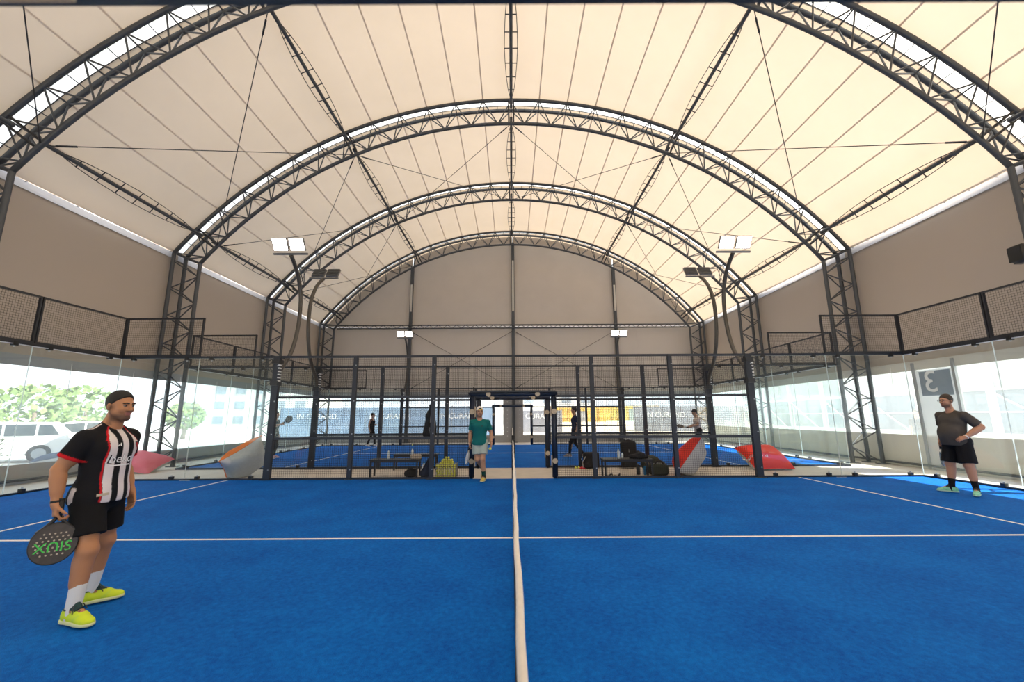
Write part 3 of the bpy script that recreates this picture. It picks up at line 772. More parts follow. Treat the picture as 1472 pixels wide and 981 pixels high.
def make_person(loc, rz, label, P, st, h=.01):
    """P: joints in the person's own frame (x = own left, -y = front).  st: clothing."""
    g = st.get('girth', 1.); tor = st.get('torso', 1.)
    T = empty('person', loc, rz); tag(T, label, 'person')
    sk = np.array(st['skin'])
    pel, ch, nk, hd = (np.array(P[k], float) for k in ('pel', 'chest', 'neck', 'head'))
    HR = rotz(P.get('hyaw', 0)) @ rotx(P.get('hpitch', 0))
    H = lambda *p: hd + HR @ np.array(p, float)
    mid = pel * .45 + ch * .55 + V3(0, -.02 * (g - 1) * 5, -.03)
    J = {k: np.array(v, float) for k, v in P.items() if k[0] in 'LR' and k[1] == '_'}
    def torso_ops(e, k=.05):
        o = [ell(ch + V3(0, 0, -.01), (.158 * tor + e, .108 * g ** .7 + e, .19 + e), k), ell(mid, (.138 * g + e, .104 * g + e, .19 + e), k), ell(pel, (.158 * g ** .8 + e, .118 * g ** .9 + e, .135 + e), k)]
        if g > 1.25: o.append(ell(mid + V3(0, -.045, -.04), (.14 * g + e * .6, .095 * g + e * .6, .17 + e), .08))
        for s in 'LR':
            sh = J[s + '_sh']; o.append(cone(ch + (sh - ch) * .45 + V3(0, 0, .01), sh, .066 + e * .7, .050 + e * .5, .04)); o.append(cone(nk + V3(0, .01, -.015), sh + V3(0, 0, .004), .046 + e * .5, .040 + e * .5, .035))
            o.append(ell(ch + V3((.075 if s == 'L' else -.075) * tor, -.065, .03), (.075 + e, .05 + e, .07 + e), k))
        return o
    ops = torso_ops(0.)
    ops += [cone(nk + V3(0, 0, -.03), hd + HR @ V3(0, .012, -.06), .058 * g ** .3 * st.get('nkr', 1.), .054 * g ** .3 * st.get('nkr', 1.), .03)]
    for s in 'LR':
        sg = 1 if s == 'L' else -1; sh, el, wr, hip, kn, an, toe = (J[s + '_' + k] for k in ('sh', 'el', 'wr', 'hip', 'kn', 'an', 'toe'))
        ag = st.get('arm', 1.)
        ops += [cone(sh, el, .054 * ag, .041 * ag, .03), ell(sh * .5 + el * .5, (.05 * ag, .052 * ag, .08), .04), cone(el, wr, .041 * ag, .027 * ag, .02), cone(el * .75 + wr * .25, el * .4 + wr * .6, .042 * ag, .033 * ag, .03)]
        hnd = P[s + 'hand']; ops += hand_ops(wr, *hnd[:3], curl=hnd[3], s=st.get('hand', .98))
        lg = st.get('leg', 1.); bk = unit(np.cross(kn - an, (1, 0, 0))); bk = bk if bk[1] > 0 else -bk
        ops += [cone(hip, kn, .088 * lg, .058 * lg, .04), cone(kn, an, .054 * lg, .037, .03), cone(kn * .8 + an * .2 + bk * .018, kn * .45 + an * .55 + bk * .012, .05 * lg, .04 * lg, .04), ell(kn + V3(0, -.012, 0), (.05 * lg, .05 * lg, .055), .03)]
        ops += [cone(an, an + unit(toe - an) * .1, .036, .03, .02)]
    hs = st.get('headw', 1.)
    ops += [ell(H(0, .012, .028), (.074 * hs, .095, .090), .02, HR), ell(H(0, -.03, -.035), (.058 * hs, .06, .083), .03, HR), ell(H(0, -.062, -.102), (.030, .026, .022), .02, HR)]
    for s in (-1, 1):
        ops += [cone(H(s * .056 * hs, .0, -.05), H(s * .02, -.060, -.102), .02, .018, .02), ell(H(s * .038, -.062, -.03), (.022, .022, .022), .02, HR), ell(H(s * .080 * hs, .014, -.012), (.010, .019, .032), .006, HR)]
    ops += [cone(H(-.036, -.082, .020), H(.036, -.082, .020), .0115, .0115, .012), cone(H(0, -.090, .006), H(0, -.109, -.034), .008, .0125, .008), ell(H(0, -.097, -.037), (.017, .011, .009), .006, HR)]
    for s in (-1, 1): ops.append(ell(H(s * .031, -.099, .003), (.016, .014, .009), .006, HR, sub=True))
    ops += [cone(H(-.019, -.083, -.062), H(.019, -.083, -.062), .0062, .0062, .005), cone(H(-.016, -.081, -.074), H(.016, -.081, -.074), .0068, .0068, .005)]
    stub = st.get('stubble', 0.)
    def skincol(Q):
        c = np.tile(sk, (len(Q), 1)); q = (Q - hd) @ HR
        near = np.linalg.norm(q, axis=1) < .17
        lips = near & (np.abs(q[:, 0]) < .022) & (q[:, 1] < -.078) & (np.abs(q[:, 2] + .066) < .0125)
        if stub:
            ss = lambda e0, e1, v: np.clip((v - e0) / (e1 - e0), 0, 1)
            w = ss(-.045, -.085, q[:, 2]) * ss(.03, .0, q[:, 1]) * ss(-.15, -.115, q[:, 2])
            mo = ss(.034, .020, np.abs(q[:, 0])) * ss(.014, .006, np.abs(q[:, 2] + .050)) * (q[:, 1] < -.07)
            side = ss(.045, .060, np.abs(q[:, 0])) * ss(.03, -.01, q[:, 2]) * ss(.035, .0, np.abs(q[:, 1] - .0)) * .8
            w = np.clip(np.maximum(np.maximum(w, mo * .8), side), 0, 1)[:, None] * near[:, None] * stub
            c = c * (1 - w) + np.array((.03, .022, .02)) * w
        c[lips] = np.array((.34, .13, .10)) * min(1, sk[0] * 2.2)
        kn_ = np.zeros(len(Q), bool)
        for s in 'LR': kn_ |= np.linalg.norm(Q - J[s + '_kn'], axis=1) < .06
        c[kn_] *= np.array((.95, .88, .86))
        return c
    child('body', sdf_mesh('body', ops, h, 'skin', colfn=skincol), T)
    # face details and hair
    fine = h <= .012
    if fine:
        for s in (-1, 1):
            e = MB()
            def eyecol(Q):
                q = (Q - hd) @ HR - np.array((s * .031, -.081, .002)); c = np.tile((.25, .22, .21), (len(Q), 1)); f = -q[:, 1] / np.linalg.norm(q, axis=1); c[f > .70] = (.03, .018, .012); return c
            eo = child('eye', sdf_mesh('eye', [ell(H(s * .031, -.079, .001), (.0135, .0135, .0095), .001, HR)], .0035, 'skin', colfn=eyecol), T)
            child('eyebrow', sdf_mesh('eyebrow', [cone(H(s * .014, -.0945, .0185), H(s * .032, -.0935, .0225), .0058, .0058, .002), cone(H(s * .032, -.0935, .0225), H(s * .052, -.081, .018), .0058, .004, .002)], .003, 'hair'), T)
    hm = st.get('hair', 'hair'); hr = st.get('hairgrow', .008)
    hl = st.get('hairline', .0)
    ho = [ell(H(0, .012, .030), (.074 * hs + hr, .095 + hr, .091 + hr * 1.5), .01, HR)]
    if st.get('hairbun'): ho.append(ell(H(0, .115, .06), (.035, .04, .035), .02, HR))
    pl = [(H(0, 0, hl), HR @ V3(0, -.86, -1))]
    if st.get('cap'):
        ho = [ell(H(0, .012, .032), (.074 * hs + .013, .095 + .013, .091 + .014), .01, HR)]
        co = child('cap', sdf_mesh('cap', ho + [ell(H(0, .13, .03), (.065, .07, .012), .01, HR)], h * .8, 'cloth', planes=[(H(0, 0, .035), HR @ V3(0, -.12, -1))], colfn=solid((.78, .76, .72))), T)
        child('cap_strap', sdf_mesh('cap_strap', [cone(H(-.045, -.086, .047), H(.045, -.086, .047), .008, .008, .004)], .004, 'cloth', colfn=solid((.72, .52, .03))), co)
        child('cap_opening', sdf_mesh('cap_opening', [ell(H(.0, -.083, .073), (.036, .015, .018), .004, HR)], .005, 'cloth', colfn=solid((.015, .012, .01))), co)
    else:
        child('hair', sdf_mesh('hair', ho, max(.005, h * .7), hm, planes=pl), T)
    if st.get('beard'): child('beard', sdf_mesh('beard', [cone(H(s * .055, -.01, -.06), H(s * .012, -.07, -.105), .016, .014, .01) for s in (-1, 1)] + [cone(H(-.022, -.092, -.05), H(.022, -.092, -.05), .005, .005, .004)], .006, 'hair_brown'), T)
    if st.get('glasses'):
        gl = MB()
        for s in (-1, 1):
            gl.tube([H(s * .034 + .022 * math.cos(a), -.112, .0 + .017 * math.sin(a)) for a in np.linspace(0, 2 * PI, 17)], .0022, 5); gl.tube([H(s * .056, -.112, .004), H(s * .08, -.0, .006)], .0022, 5)
        gl.tube([H(-.012, -.113, .003), H(.012, -.113, .003)], .002, 5); child('glasses', gl.mesh('glasses', 'black_plastic'), T)
    # shirt
    if st.get('shirt') is not None:
        ge = st.get('ease', .014); hem = st['hem']
        so = torso_ops(ge, .06)
        so.append(cone(pel + V3(0, 0, .06), (pel[0], pel[1], hem - .05), .15 * g ** .8, .15 * g ** .8, .05)) if False else None
        so = [o for o in so if o]
        so.append(ell((pel[0], pel[1], hem + .03), (.162 * g ** .8 + ge, .122 * g ** .9 + ge, .15), .06))
        for s in 'LR':
            sh, el = J[s + '_sh'], J[s + '_el']; sl = st.get('sleeve', .62); e = sh + (el - sh) * sl
            if sl > .05: so.append(cone(sh, e + (el - sh) * .2, st.get('slr', .062) * st.get('arm', 1.), (st.get('slr', .062) + .004) * st.get('arm', 1.), .03, clip=[(e, el - sh)]))
        so.append(cone(nk + V3(0, -.012, .0), nk + V3(0, -.02, .12), .064 * g ** .3, .075, .006, sub=True))
        if st.get('tank'): so.append(ell(nk + V3(0, -.03, -.02), (.1, .12, .1), .02, sub=True))
        col = st['shirt']; me = sdf_mesh('shirt', so, h, 'cloth', planes=[((0, 0, hem), (0, 0, -1))], colfn=col if callable(col) else solid(col))
        so_ = child('shirt', me, T); T['_s'] = 0; del T['_s']
    else: so_ = None
    # shorts or trousers
    lo_ = []; fr = st.get('legfrac', .62); wz = st.get('waist', pel[2] + .1)
    lo_.append(ell(pel + V3(0, 0, -.01), (.160 * g ** .8 + .017, .12 * g ** .9 + .017, .15), .05, clip=[((0, 0, wz), (0, 0, 1))]))
    if st.get('waist_fill'): lo_.append(ell(mid, (.138 * g + .005, .104 * g + .005, .19), .05, clip=[((0, 0, wz), (0, 0, 1))]))
    for s in 'LR':
        hip, kn, an = J[s + '_hip'], J[s + '_kn'], J[s + '_an']; lg = st.get('leg', 1.)
        if fr <= 1:
            e = hip + (kn - hip) * fr; lo_.append(cone(hip, hip + (kn - hip) * min(1.2, fr + .2), .1 * lg, .1 * lg * st.get('flare', 1.), .04, clip=[(e, kn - hip)]))
        else:
            lo_ += [cone(hip, kn, .1 * lg, .068 * lg, .04), cone(kn, an + (kn - an) * .1, .066 * lg, .05, .04)]
    sc_ = st['shorts']
    sho = child(st.get('lowername', 'shorts'), sdf_mesh('shorts', lo_, h, 'cloth', colfn=sc_ if callable(sc_) else solid(sc_)), T)
    # socks and shoes
    for s in 'LR':
        kn, an, toe = J[s + '_kn'], J[s + '_an'], J[s + '_toe']; up_ = unit(kn - an)
        f = toe - an; pitch = P.get(s + 'pitch', 0.); fy = math.atan2(f[1], f[0]); FR = rotz(fy) @ np.array([[math.cos(pitch), 0, math.sin(pitch)], [0, 1, 0], [-math.sin(pitch), 0, math.cos(pitch)]])
        base = an + FR @ V3(0, 0, -.095)
        B = lambda *p: base + FR @ np.array(p, float)
        if st.get('sock') is not None:
            L = st.get('sockh', .17); child('sock', sdf_mesh('sock', [cone(an - up_ * .05, an + up_ * L, .043, .05 * st.get('leg', 1.) ** .5, .02, clip=[(an + up_ * L * .85, up_)])], h * .8, 'cloth', colfn=solid(st['sock'])), T)
        up1 = FR @ V3(0, 0, 1)
        uo = [cone(B(-.03, 0, .045), B(.11, 0, .036), .04, .042, .03), ell(B(-.04, 0, .05), (.042, .036, .055), .02, FR), ell(B(.155, 0, .026), (.062, .046, .034), .03, FR), cone(B(-.012, 0, .06), B(-.006, 0, .13), .046, .047, .02, clip=[(B(0, 0, .105), up1 + FR @ V3(-.12, 0, 0))]), cone(B(.10, 0, .055), B(.045, 0, .098), .032, .028, .03), cone(B(.05, 0, .085), B(.036, 0, .128), .024, .02, .015)]
        uo.append(cone(B(-.012, 0, .1), B(-.012, 0, .17), .035, .037, .004, sub=True))
        c1, c2 = np.array(st['shoe']), np.array(st.get('shoe2', st['shoe']))
        def shc(Q, c1=c1, c2=c2):
            q = (Q - base) @ FR; c = np.tile(c1, (len(Q), 1)); c[(q[:, 0] < -.045) & (q[:, 2] > .03)] = c2; c[(np.abs(q[:, 1]) > .03) & (np.abs(q[:, 0] - .05 - q[:, 2]) < .012)] = c2; c[(q[:, 2] > .092)] = st.get('collar', (.02, .03, .03)); return c
        sho_ = child('shoe', sdf_mesh('shoe', uo, h * .75, 'shoe', planes=[(B(0, 0, .018), -up1)], colfn=shc), T)
        so2 = [cone(B(-.035, 0, .012), B(.10, 0, .012), .041, .046, .02), ell(B(.15, 0, .012), (.072, .05, .03), .03, FR), ell(B(-.04, 0, .012), (.05, .041, .03), .02, FR)]
        child('sole', sdf_mesh('sole', so2, h * .75, 'shoe', planes=[(B(0, 0, .026), up1), (B(0, 0, .001), -up1)], colfn=solid(st.get('sole', (.75, .75, .73)))), sho_)
        if fine:
            lc = MB()
            for i in range(4):
                x = .056 + i * .021; z = .118 - i * .0135; lc.tube([B(x - .008, -.031, z - .018), B(x + .002, -.014, z + .002), B(x + .002, .014, z + .002), B(x - .008, .031, z - .018)], .0042, 5)
            lc.tube([B(.056, 0, .122), B(.05, .03, .125), B(.075, .046, .085)], .0034, 5); lc.tube([B(.056, 0, .122), B(.056, -.03, .125), B(.08, -.046, .08)], .0034, 5)
            lo2 = child('laces', lc.mesh('laces', st.get('lacemat', 'black_plastic')), sho_)
    if st.get('bands'):
        for s, c in st['bands']:
            el, wr = J[s + '_el'], J[s + '_wr']; d = unit(wr - el); bm_ = MB(); p = wr - d * .015
            bm_.tube([p - d * .008, p + d * .008], .031 * st.get('arm', 1.), 16); child('wrist_band', bm_.mesh('band', c, True), T)
    return T, so_
def conform(me, shirt_obj, mtx, off=.003):
    """lay a flat decal mesh (drawn in x, y) on a garment along the decal's own normal"""
    sm = shirt_obj.data; bv = BVHTree.FromPolygons([v.co[:] for v in sm.vertices], [p.vertices[:] for p in sm.polygons])
    bm = bmesh.new(); bm.from_mesh(me); bmesh.ops.triangulate(bm, faces=bm.faces[:])
    for _ in range(2):
        ed = [e for e in bm.edges if e.calc_length() > .012]
        if ed: bmesh.ops.subdivide_edges(bm, edges=ed, cuts=1); bmesh.ops.triangulate(bm, faces=bm.faces[:])
    nrm = (mtx.to_3x3() @ Vector((0, 0, 1))).normalized()
    for v in bm.verts:
        p = mtx @ v.co; hit = bv.ray_cast(p + nrm * .25, -nrm)
        v.co = hit[0] + nrm * off if hit[0] is not None else p
    bm.to_mesh(me); bm.free(); return me
def racket(name_label, mtx, face, frame, print_col, txt=None, group=None):
    """padel racket; handle butt at the origin, head towards +z, face normal -y"""
    t = bpy.data.objects.new('padel_racket', None); COL.objects.link(t); t.matrix_basis = mtx; tag(t, name_label, 'racket', group)
    out = []
    for i in range(40):
        a = -PI / 2 + 2 * PI * i / 40; x = .128 * math.cos(a); z = .31 + .138 * math.sin(a)
        if math.sin(a) < 0: x *= 1 - .42 * (-math.sin(a)) ** 2.2 * 0; z = .31 + .15 * math.sin(a)
        out.append((x, z))
    def ring(sc): return [(p[0] * sc, .31 + (p[1] - .31) * sc) for p in out]
    mb = MB(); vs = []; prof = [(.965, -.017), (1., -.011), (1.008, 0), (1., .011), (.965, .017), (.93, .014), (.93, -.014)]
    n = len(out)
    for sc, y in prof: vs += [(p[0], y, p[1]) for p in ring(sc)]
    fs = [(j * n + k, j * n + (k + 1) % n, ((j + 1) % 7) * n + (k + 1) % n, ((j + 1) % 7) * n + k) for j in range(7) for k in range(n)]
    child('frame', mb.add(vs, fs).mesh('frame', frame, True), t)
    fc = child('face', MB().prism(ring(.945), -.0155, .0155, 1).mesh('face', face), t)
    th = MB()
    for s in (-1, 1): th.tube([(s * .012, 0, .125), (s * .03, 0, .155), (s * .066, 0, .195), (s * .1, 0, .225)], [.013, .012, .012, .012], 8)
    th.tube([(-.055, 0, .183), (0, 0, .172), (.055, 0, .183)], .008, 6); child('throat', th.mesh('throat', frame, True), t)
    gp = MB(); gp.tube([(0, 0, .0), (0, 0, .13)], .0165, 10)
    for i in range(9): gp.tube([(0, 0, .006 + i * .0135), (0, 0, .0105 + i * .0135)], .0178, 10)
    child('grip', gp.mesh('grip', 'black_plastic', True), t)
    child('end_cap', MB().tube([(0, 0, -.008), (0, 0, .0)], .019, 10).mesh('cap', 'rubber'), t)
    hl = MB()
    for iz in range(7):
        for ix in range(-3, 4):
            x = ix * .028 + (.014 if iz % 2 else 0); z = .235 + iz * .024
            if (x / .1) ** 2 + ((z - .31) / .105) ** 2 > 1: continue
            for y in (-.0165, .0165): hl.tube([(x, y, z), (x, y * .9, z)], .0058, 8)
    child('drilled_holes', hl.mesh('holes', 'pad_tan' if txt else 'grey_paint'), fc)
    if txt:
        for y, rz_ in ((-.0175, 0), (.0175, PI)):
            child('lettering', text_mesh(txt, .1, print_col, .0006), fc, Matrix.Translation((0, y, .322)) @ Matrix.Rotation(rz_, 4, 'Z') @ Matrix.Rotation(PI / 2, 4, 'X') @ Matrix.Diagonal((.92, .95, 1, 1)))
    return t
#PART4
# ================================================================== PEOPLE
SK = (.50, .25, .135)
def mtx_from(o, z, yn):                    # frame with given z axis and -y axis close to yn
    z = Vector(z).normalized(); y = -(Vector(yn) - z * Vector(yn).dot(z)).normalized(); x = y.cross(z)
    m = Matrix((x, y, z)).transposed().to_4x4(); m.translation = Vector(o); return m
def base_pose(H=1.72, sw=.185):
    s = H / 1.72
    return {'pel': (0, 0, .91 * s), 'chest': (0, -.01, 1.23 * s), 'neck': (0, -.005, 1.425 * s), 'head': (0, -.03, 1.602 * s if s == 1 else H - .119),
            'L_sh': (sw, 0, 1.35 * s), 'R_sh': (-sw, 0, 1.35 * s), 'L_el': (sw + .06, .05, 1.1 * s), 'R_el': (-sw - .06, .05, 1.1 * s), 'L_wr': (sw + .06, -.03, .865 * s), 'R_wr': (-sw - .06, -.03, .865 * s),
            'L_hip': (.09, 0, .9 * s), 'R_hip': (-.09, 0, .9 * s), 'L_kn': (.11, -.02, .5 * s), 'R_kn': (-.11, -.02, .5 * s), 'L_an': (.12, .02, .108), 'R_an': (-.12, .02, .108), 'L_toe': (.16, -.2, .05), 'R_toe': (-.16, -.2, .05),
            'Lhand': ((0, -.15, -1), (-1, 0, 0), (0, -1, 0), .4), 'Rhand': ((0, -.15, -1), (1, 0, 0), (0, -1, 0), .4)}
# -- striped player
P = base_pose(1.72)
P.update({'pel': (0, -.02, .905), 'chest': (0, -.03, 1.225), 'neck': (0, -.028, 1.447), 'head': (0, -.075, 1.595), 'hyaw': -.10, 'hpitch': .03,
          'R_sh': (-.182, -.01, 1.328), 'L_sh': (.180, -.03, 1.328), 'R_el': (-.262, .07, 1.105), 'R_wr': (-.275, .03, .865), 'L_el': (.255, .05, 1.10), 'L_wr': (.245, -.06, .86),
          'L_hip': (.09, -.01, .89), 'R_hip': (-.09, -.02, .89), 'R_kn': (-.145, -.135, .50), 'R_an': (-.165, -.12, .108), 'R_toe': (-.22, -.32, .05), 'L_kn': (.135, .0, .5), 'L_an': (.16, .08, .108), 'L_toe': (.29, -.06, .05),
          'Rhand': ((-.05, -.2, -1), (.6, -.4, 0), (.35, -1, 0), 1.0), 'Lhand': ((-.08, -.3, -1), (-1, .2, 0), (0, -1, .2), .55)})
BLK = np.array((.010, .010, .012)); WHT = np.array((.72, .66, .66)); RED = np.array((.55, .012, .018))
def jersey(Q):
    x, y, z = Q.T; c = np.tile(BLK, (len(Q), 1)); ax = np.abs(x)
    fr = (ax < .122) & (z < 1.43)
    w = fr & (((x + .118) % .098) < .05); c[w] = WHT
    rag = ax > .055 + (1.44 - z) * .35; yoke = (z > 1.30) & (ax > .05 + (1.44 - z) * .62); c[yoke] = BLK
    pip = ((np.abs(ax - .126) < .0048) & (z < 1.32) | (np.abs(ax - (.052 + (1.44 - z) * .62)) < .0055) & (z > 1.31)) & (y < .02); c[pip] = RED
    for s in 'LR':
        sh, el = np.array(P[s + '_sh']), np.array(P[s + '_el']); d = el - sh; t = ((Q - sh) @ d) / (d @ d); dist = np.linalg.norm(Q - sh - t[:, None] * d, axis=1)
        arm = (np.sign(x) == np.sign(sh[0])) & (ax > .165) & (z > 1.15); c[arm & (t > .02)] = BLK; c[arm & (t > .56) & (t < .70) & (ax > .17)] = RED
        sg = np.sign(sh[0]); st_ = (x * sg > .085) & (x * sg < .19) & (z > 1.33) 
        for k in (-.022, .006, .034): c[st_ & (np.abs(y - k) < .007)] = WHT
    c[(ax > .145) & (y > -.02) & (y < .03) & (z < .96)] = WHT
    c[(z > 1.425) & (ax < .08)] = BLK
    return c
man, jer = make_person((-3.4, 3.02, .012), PI / 2, 'player in black and white striped jersey standing left, racket hanging in his hand', P,
    dict(skin=(.46, .215, .105), stubble=.78, hair='hair', hairgrow=.007, hairline=.010, shirt=jersey, hem=.835, sleeve=.66, shorts=(.008, .008, .009), legfrac=.74, flare=1.02, arm=1.08, leg=1.06, waist=1.0, girth=1.12, ease=.018, slr=.066, nkr=1.1,
         sock=(.75, .75, .74), sockh=.20, shoe=(.62, .78, .03), shoe2=(.55, .75, .06), sole=(.70, .75, .40), collar=(.01, .05, .05), bands=[('R', 'black_plastic')]), h=.0065)
RX = Matrix.Rotation(PI / 2, 4, 'X')
child('jersey_lettering', conform(text_mesh('beko', .10, 'black_plastic', shear=.12), jer, Matrix.Translation((-.018, 0, 1.163)) @ RX, .0015), jer)
child('jersey_lettering', conform(text_mesh('beko', .092, 'text_white', shear=.12), jer, Matrix.Translation((-.018, 0, 1.165)) @ RX, .004), jer)
def flat(poly, m='text_white'): 
    mb = MB(); mb.add([(a, b, 0) for a, b in poly], [tuple(range(len(poly)))]); return mb.mesh('print', m)
child('print_underline', conform(flat([(-.08, -.005), (.08, -.005), (.08, .005), (-.08, .005)]), jer, Matrix.Translation((-.018, 0, 1.115)) @ RX, .004), jer)
for i in range(3):
    child('chest_bars', conform(flat([(-.022 + i * .015, 0), (-.012 + i * .015, 0), (-.006 + i * .012, .008 + i * .008), (-.014 + i * .012, .008 + i * .008)]), jer, Matrix.Translation((-.058, 0, 1.268)) @ RX, .004), jer)
sh_ = [(-.022, .03), (.022, .03), (.024, -.005), (0, -.04), (-.024, -.005)]
child('crest', conform(flat(sh_), jer, Matrix.Translation((.105, 0, 1.272)) @ RX, .004), jer)
child('crest', conform(flat([(a * .78, b * .78) for a, b in sh_], 'black_plastic'), jer, Matrix.Translation((.105, 0, 1.272)) @ RX, .006), jer)
child('crest', conform(flat([(-.006, .016), (.006, .016), (.006, -.022), (-.006, -.022)], 'red_print'), jer, Matrix.Translation((.105, 0, 1.272)) @ RX, .008), jer)
child('hem_tag', conform(flat([(-.03, -.012), (.035, -.006), (.035, .014), (-.03, .008)], 'pad_tan'), jer, Matrix.Translation((-.118, 0, .90)) @ RX, .004), jer)
W = wmat(man); hp = W @ Vector((-.268, -.005, .895))
mat('racket_face', (.055, .045, .038), .5, noise=.25, nscale=25)
racket('dark racket with green print held head down by the striped player', mtx_from(hp, (.04, -.06, -1), (.66, -.75, .10)), 'racket_face', 'black_plastic', 'green_print', 'SIUX')
# -- grey-shirted player on the right
P = base_pose(1.86, .225)
P.update({'head': (0, -.06, 1.745), 'hyaw': .0, 'R_an': (-.15, -.10, .108), 'R_toe': (-.32, -.24, .05), 'L_an': (.19, .0, .108), 'L_toe': (.32, -.17, .05), 'R_kn': (-.14, -.06, .54), 'L_kn': (.175, -.04, .54), 'R_hip': (-.11, 0, .97), 'L_hip': (.11, 0, .97),
          'L_el': (.335, .15, 1.245), 'L_wr': (.27, -.10, 1.06), 'Lhand': ((-.35, -.75, -.35), (-.6, .2, -.5), (0, -.2, 1), .7), 'R_el': (-.30, .08, 1.22), 'R_wr': (-.31, .0, .97), 'Rhand': ((0, -.1, -1), (1, 0, 0), (0, -1, 0), 1.0)})
man2, _ = make_person((8.55, 7.70, .012), -PI / 2, 'heavy player in grey t-shirt and black shorts standing on the right', P,
    dict(skin=(.52, .27, .17), girth=1.38, torso=1.25, slr=.058, headw=1.1, stubble=.75, hair='hair_brown', hairgrow=.011, glasses=True, shirt=(.080, .070, .063), hem=.90, sleeve=.8, ease=.02, arm=1.32, leg=1.22, shorts=(.010, .010, .012), legfrac=.92, flare=1.08, waist=1.08,
         sock=(.012, .012, .015), sockh=.19, shoe=(.28, .68, .45), shoe2=(.2, .6, .4), sole=(.45, .7, .55), bands=[('L', 'white_paint'), ('R', 'black_plastic')]), h=.0095)
W2 = wmat(man2); hp = W2 @ Vector((-.315, -.02, .92))
racket('pale-edged racket hanging from the right hand of the grey-shirted player', mtx_from(hp, (.03, .05, -1), (-.80, .60, 0)), 'bottle_blue', 'net_band', 'text_white')
# -- player stepping through the doorway
P = base_pose(1.72)
P.update({'pel': (0, .0, .91), 'hyaw': .28, 'L_kn': (.085, -.10, .505), 'L_an': (.115, -.07, .108), 'L_toe': (.08, -.3, .05), 'R_kn': (-.045, -.06, .50), 'R_an': (.06, .27, .24), 'R_toe': (.06, .07, .1), 'Rpitch': .85, 'Lpitch': 0.,
          'R_el': (-.235, .06, 1.1), 'R_wr': (-.235, -.02, .86), 'L_el': (.27, .05, 1.1), 'L_wr': (.285, -.05, .87), 'Lhand': ((0, -.2, -1), (-1, -.3, 0), (0, -1, 0), .75), 'Rhand': ((0, -.15, -1), (1, 0, 0), (0, -1, 0), 1.0)})
man3, sh3 = make_person((-.80, 9.64, .012), -.05, 'player in green t-shirt and white cap walking through the doorway', P,
    dict(skin=(.50, .28, .18), stubble=.5, cap=True, shirt=(.008, .135, .135), hem=.825, sleeve=.7, ease=.02, shorts=(.38, .46, .44), legfrac=.72, flare=1.12, waist=1.0, sock=(.01, .06, .05), sockh=.15, shoe=(.62, .46, .10), shoe2=(.3, .6, .45), sole=(.62, .66, .5), bands=[('L', 'black_plastic'), ('R', 'black_plastic')]), h=.0095)
child('chest_mark', conform(flat([(-.02, -.012), (.02, -.012), (0, .014)], 'black_plastic'), sh3, Matrix.Translation((.075, 0, 1.27)) @ RX, .004), sh3)
W3 = wmat(man3); hp = W3 @ Vector((-.24, -.03, .82))
racket('pale racket hanging from the right hand of the man in green', mtx_from(hp, (-.14, -.15, -1), (-.93, -.3, 0)), 'white_paint', 'grey_paint', 'text_white')
_ball = MB()
def ball_mesh():
    bm = bmesh.new(); bmesh.ops.create_icosphere(bm, subdivisions=2, radius=.0335); me = bpy.data.meshes.new('ball'); bm.to_mesh(me); bm.free()
    me.materials.append(M['ball']); me.polygons.foreach_set('use_smooth', [True] * len(me.polygons)); return me
BALL = ball_mesh()
def ball(p, label, group=None): return tag(place('tennis_ball', BALL, None, Matrix.Translation(p)), label, 'ball', group)
ball(W3 @ Vector((.262, -.115, .745)), 'yellow ball held in the left hand of the man in green')
# -- players on the far court
def far(loc, rz, label, pose, **st):
    P = base_pose(pose.pop('H', 1.75)); P.update(pose); d = dict(skin=(.5, .29, .19), sock=None, shoe=(.6, .6, .58), shoe2=(.1, .1, .1), sole=(.7, .7, .7), hem=.86, shirt=(.02, .02, .03), shorts=(.01, .01, .012), sleeve=.65); d.update(st)
    return make_person(loc, rz, label, P, d, h=.0135)[0]
far((-7.35, 21.6, .012), PI / 2 - .1, 'woman in black sports top and leggings at the far end of the far court',
    dict(H=1.7, L_kn=(.1, -.12, .5), L_an=(.1, -.16, .108), L_toe=(.1, -.36, .05), R_kn=(-.1, -.02, .5), R_an=(-.1, .16, .13), R_toe=(-.1, -.04, .06), Rpitch=.3, R_el=(-.2, .08, 1.1), R_wr=(-.2, .04, .88), L_el=(.22, -.02, 1.1), L_wr=(.17, -.22, 1.08), Lhand=((-.2, -1, 0), (0, 0, -1), (-1, 0, 0), .5)),
    skin=(.52, .33, .25), shirt=(.010, .010, .012), tank=True, sleeve=0., hem=.95, ease=.006, shorts=(.010, .010, .012), legfrac=2, waist=1.05, lowername='leggings', hairbun=True, hairgrow=.01, hem_=.9, shoe=(.75, .73, .7), arm=.82, leg=.85, torso=.82)
far((2.33, 15.3, .012), -PI / 2, 'man in navy t-shirt and black trousers walking left on the far court',
    dict(H=1.83, L_kn=(.1, -.03, .53), L_an=(.1, .26, .12), L_toe=(.1, .06, .05), Lpitch=.25, R_kn=(-.1, -.16, .53), R_an=(-.1, -.22, .108), R_toe=(-.1, -.42, .05), L_el=(.23, .08, 1.17), L_wr=(.22, .0, .94)),
    shirt=(.018, .028, .07), shorts=(.010, .010, .012), legfrac=2, lowername='trousers', hair='hair', hairgrow=.018, hairline=-.02, beard=True, shoe=(.35, .3, .26), hem=.90)
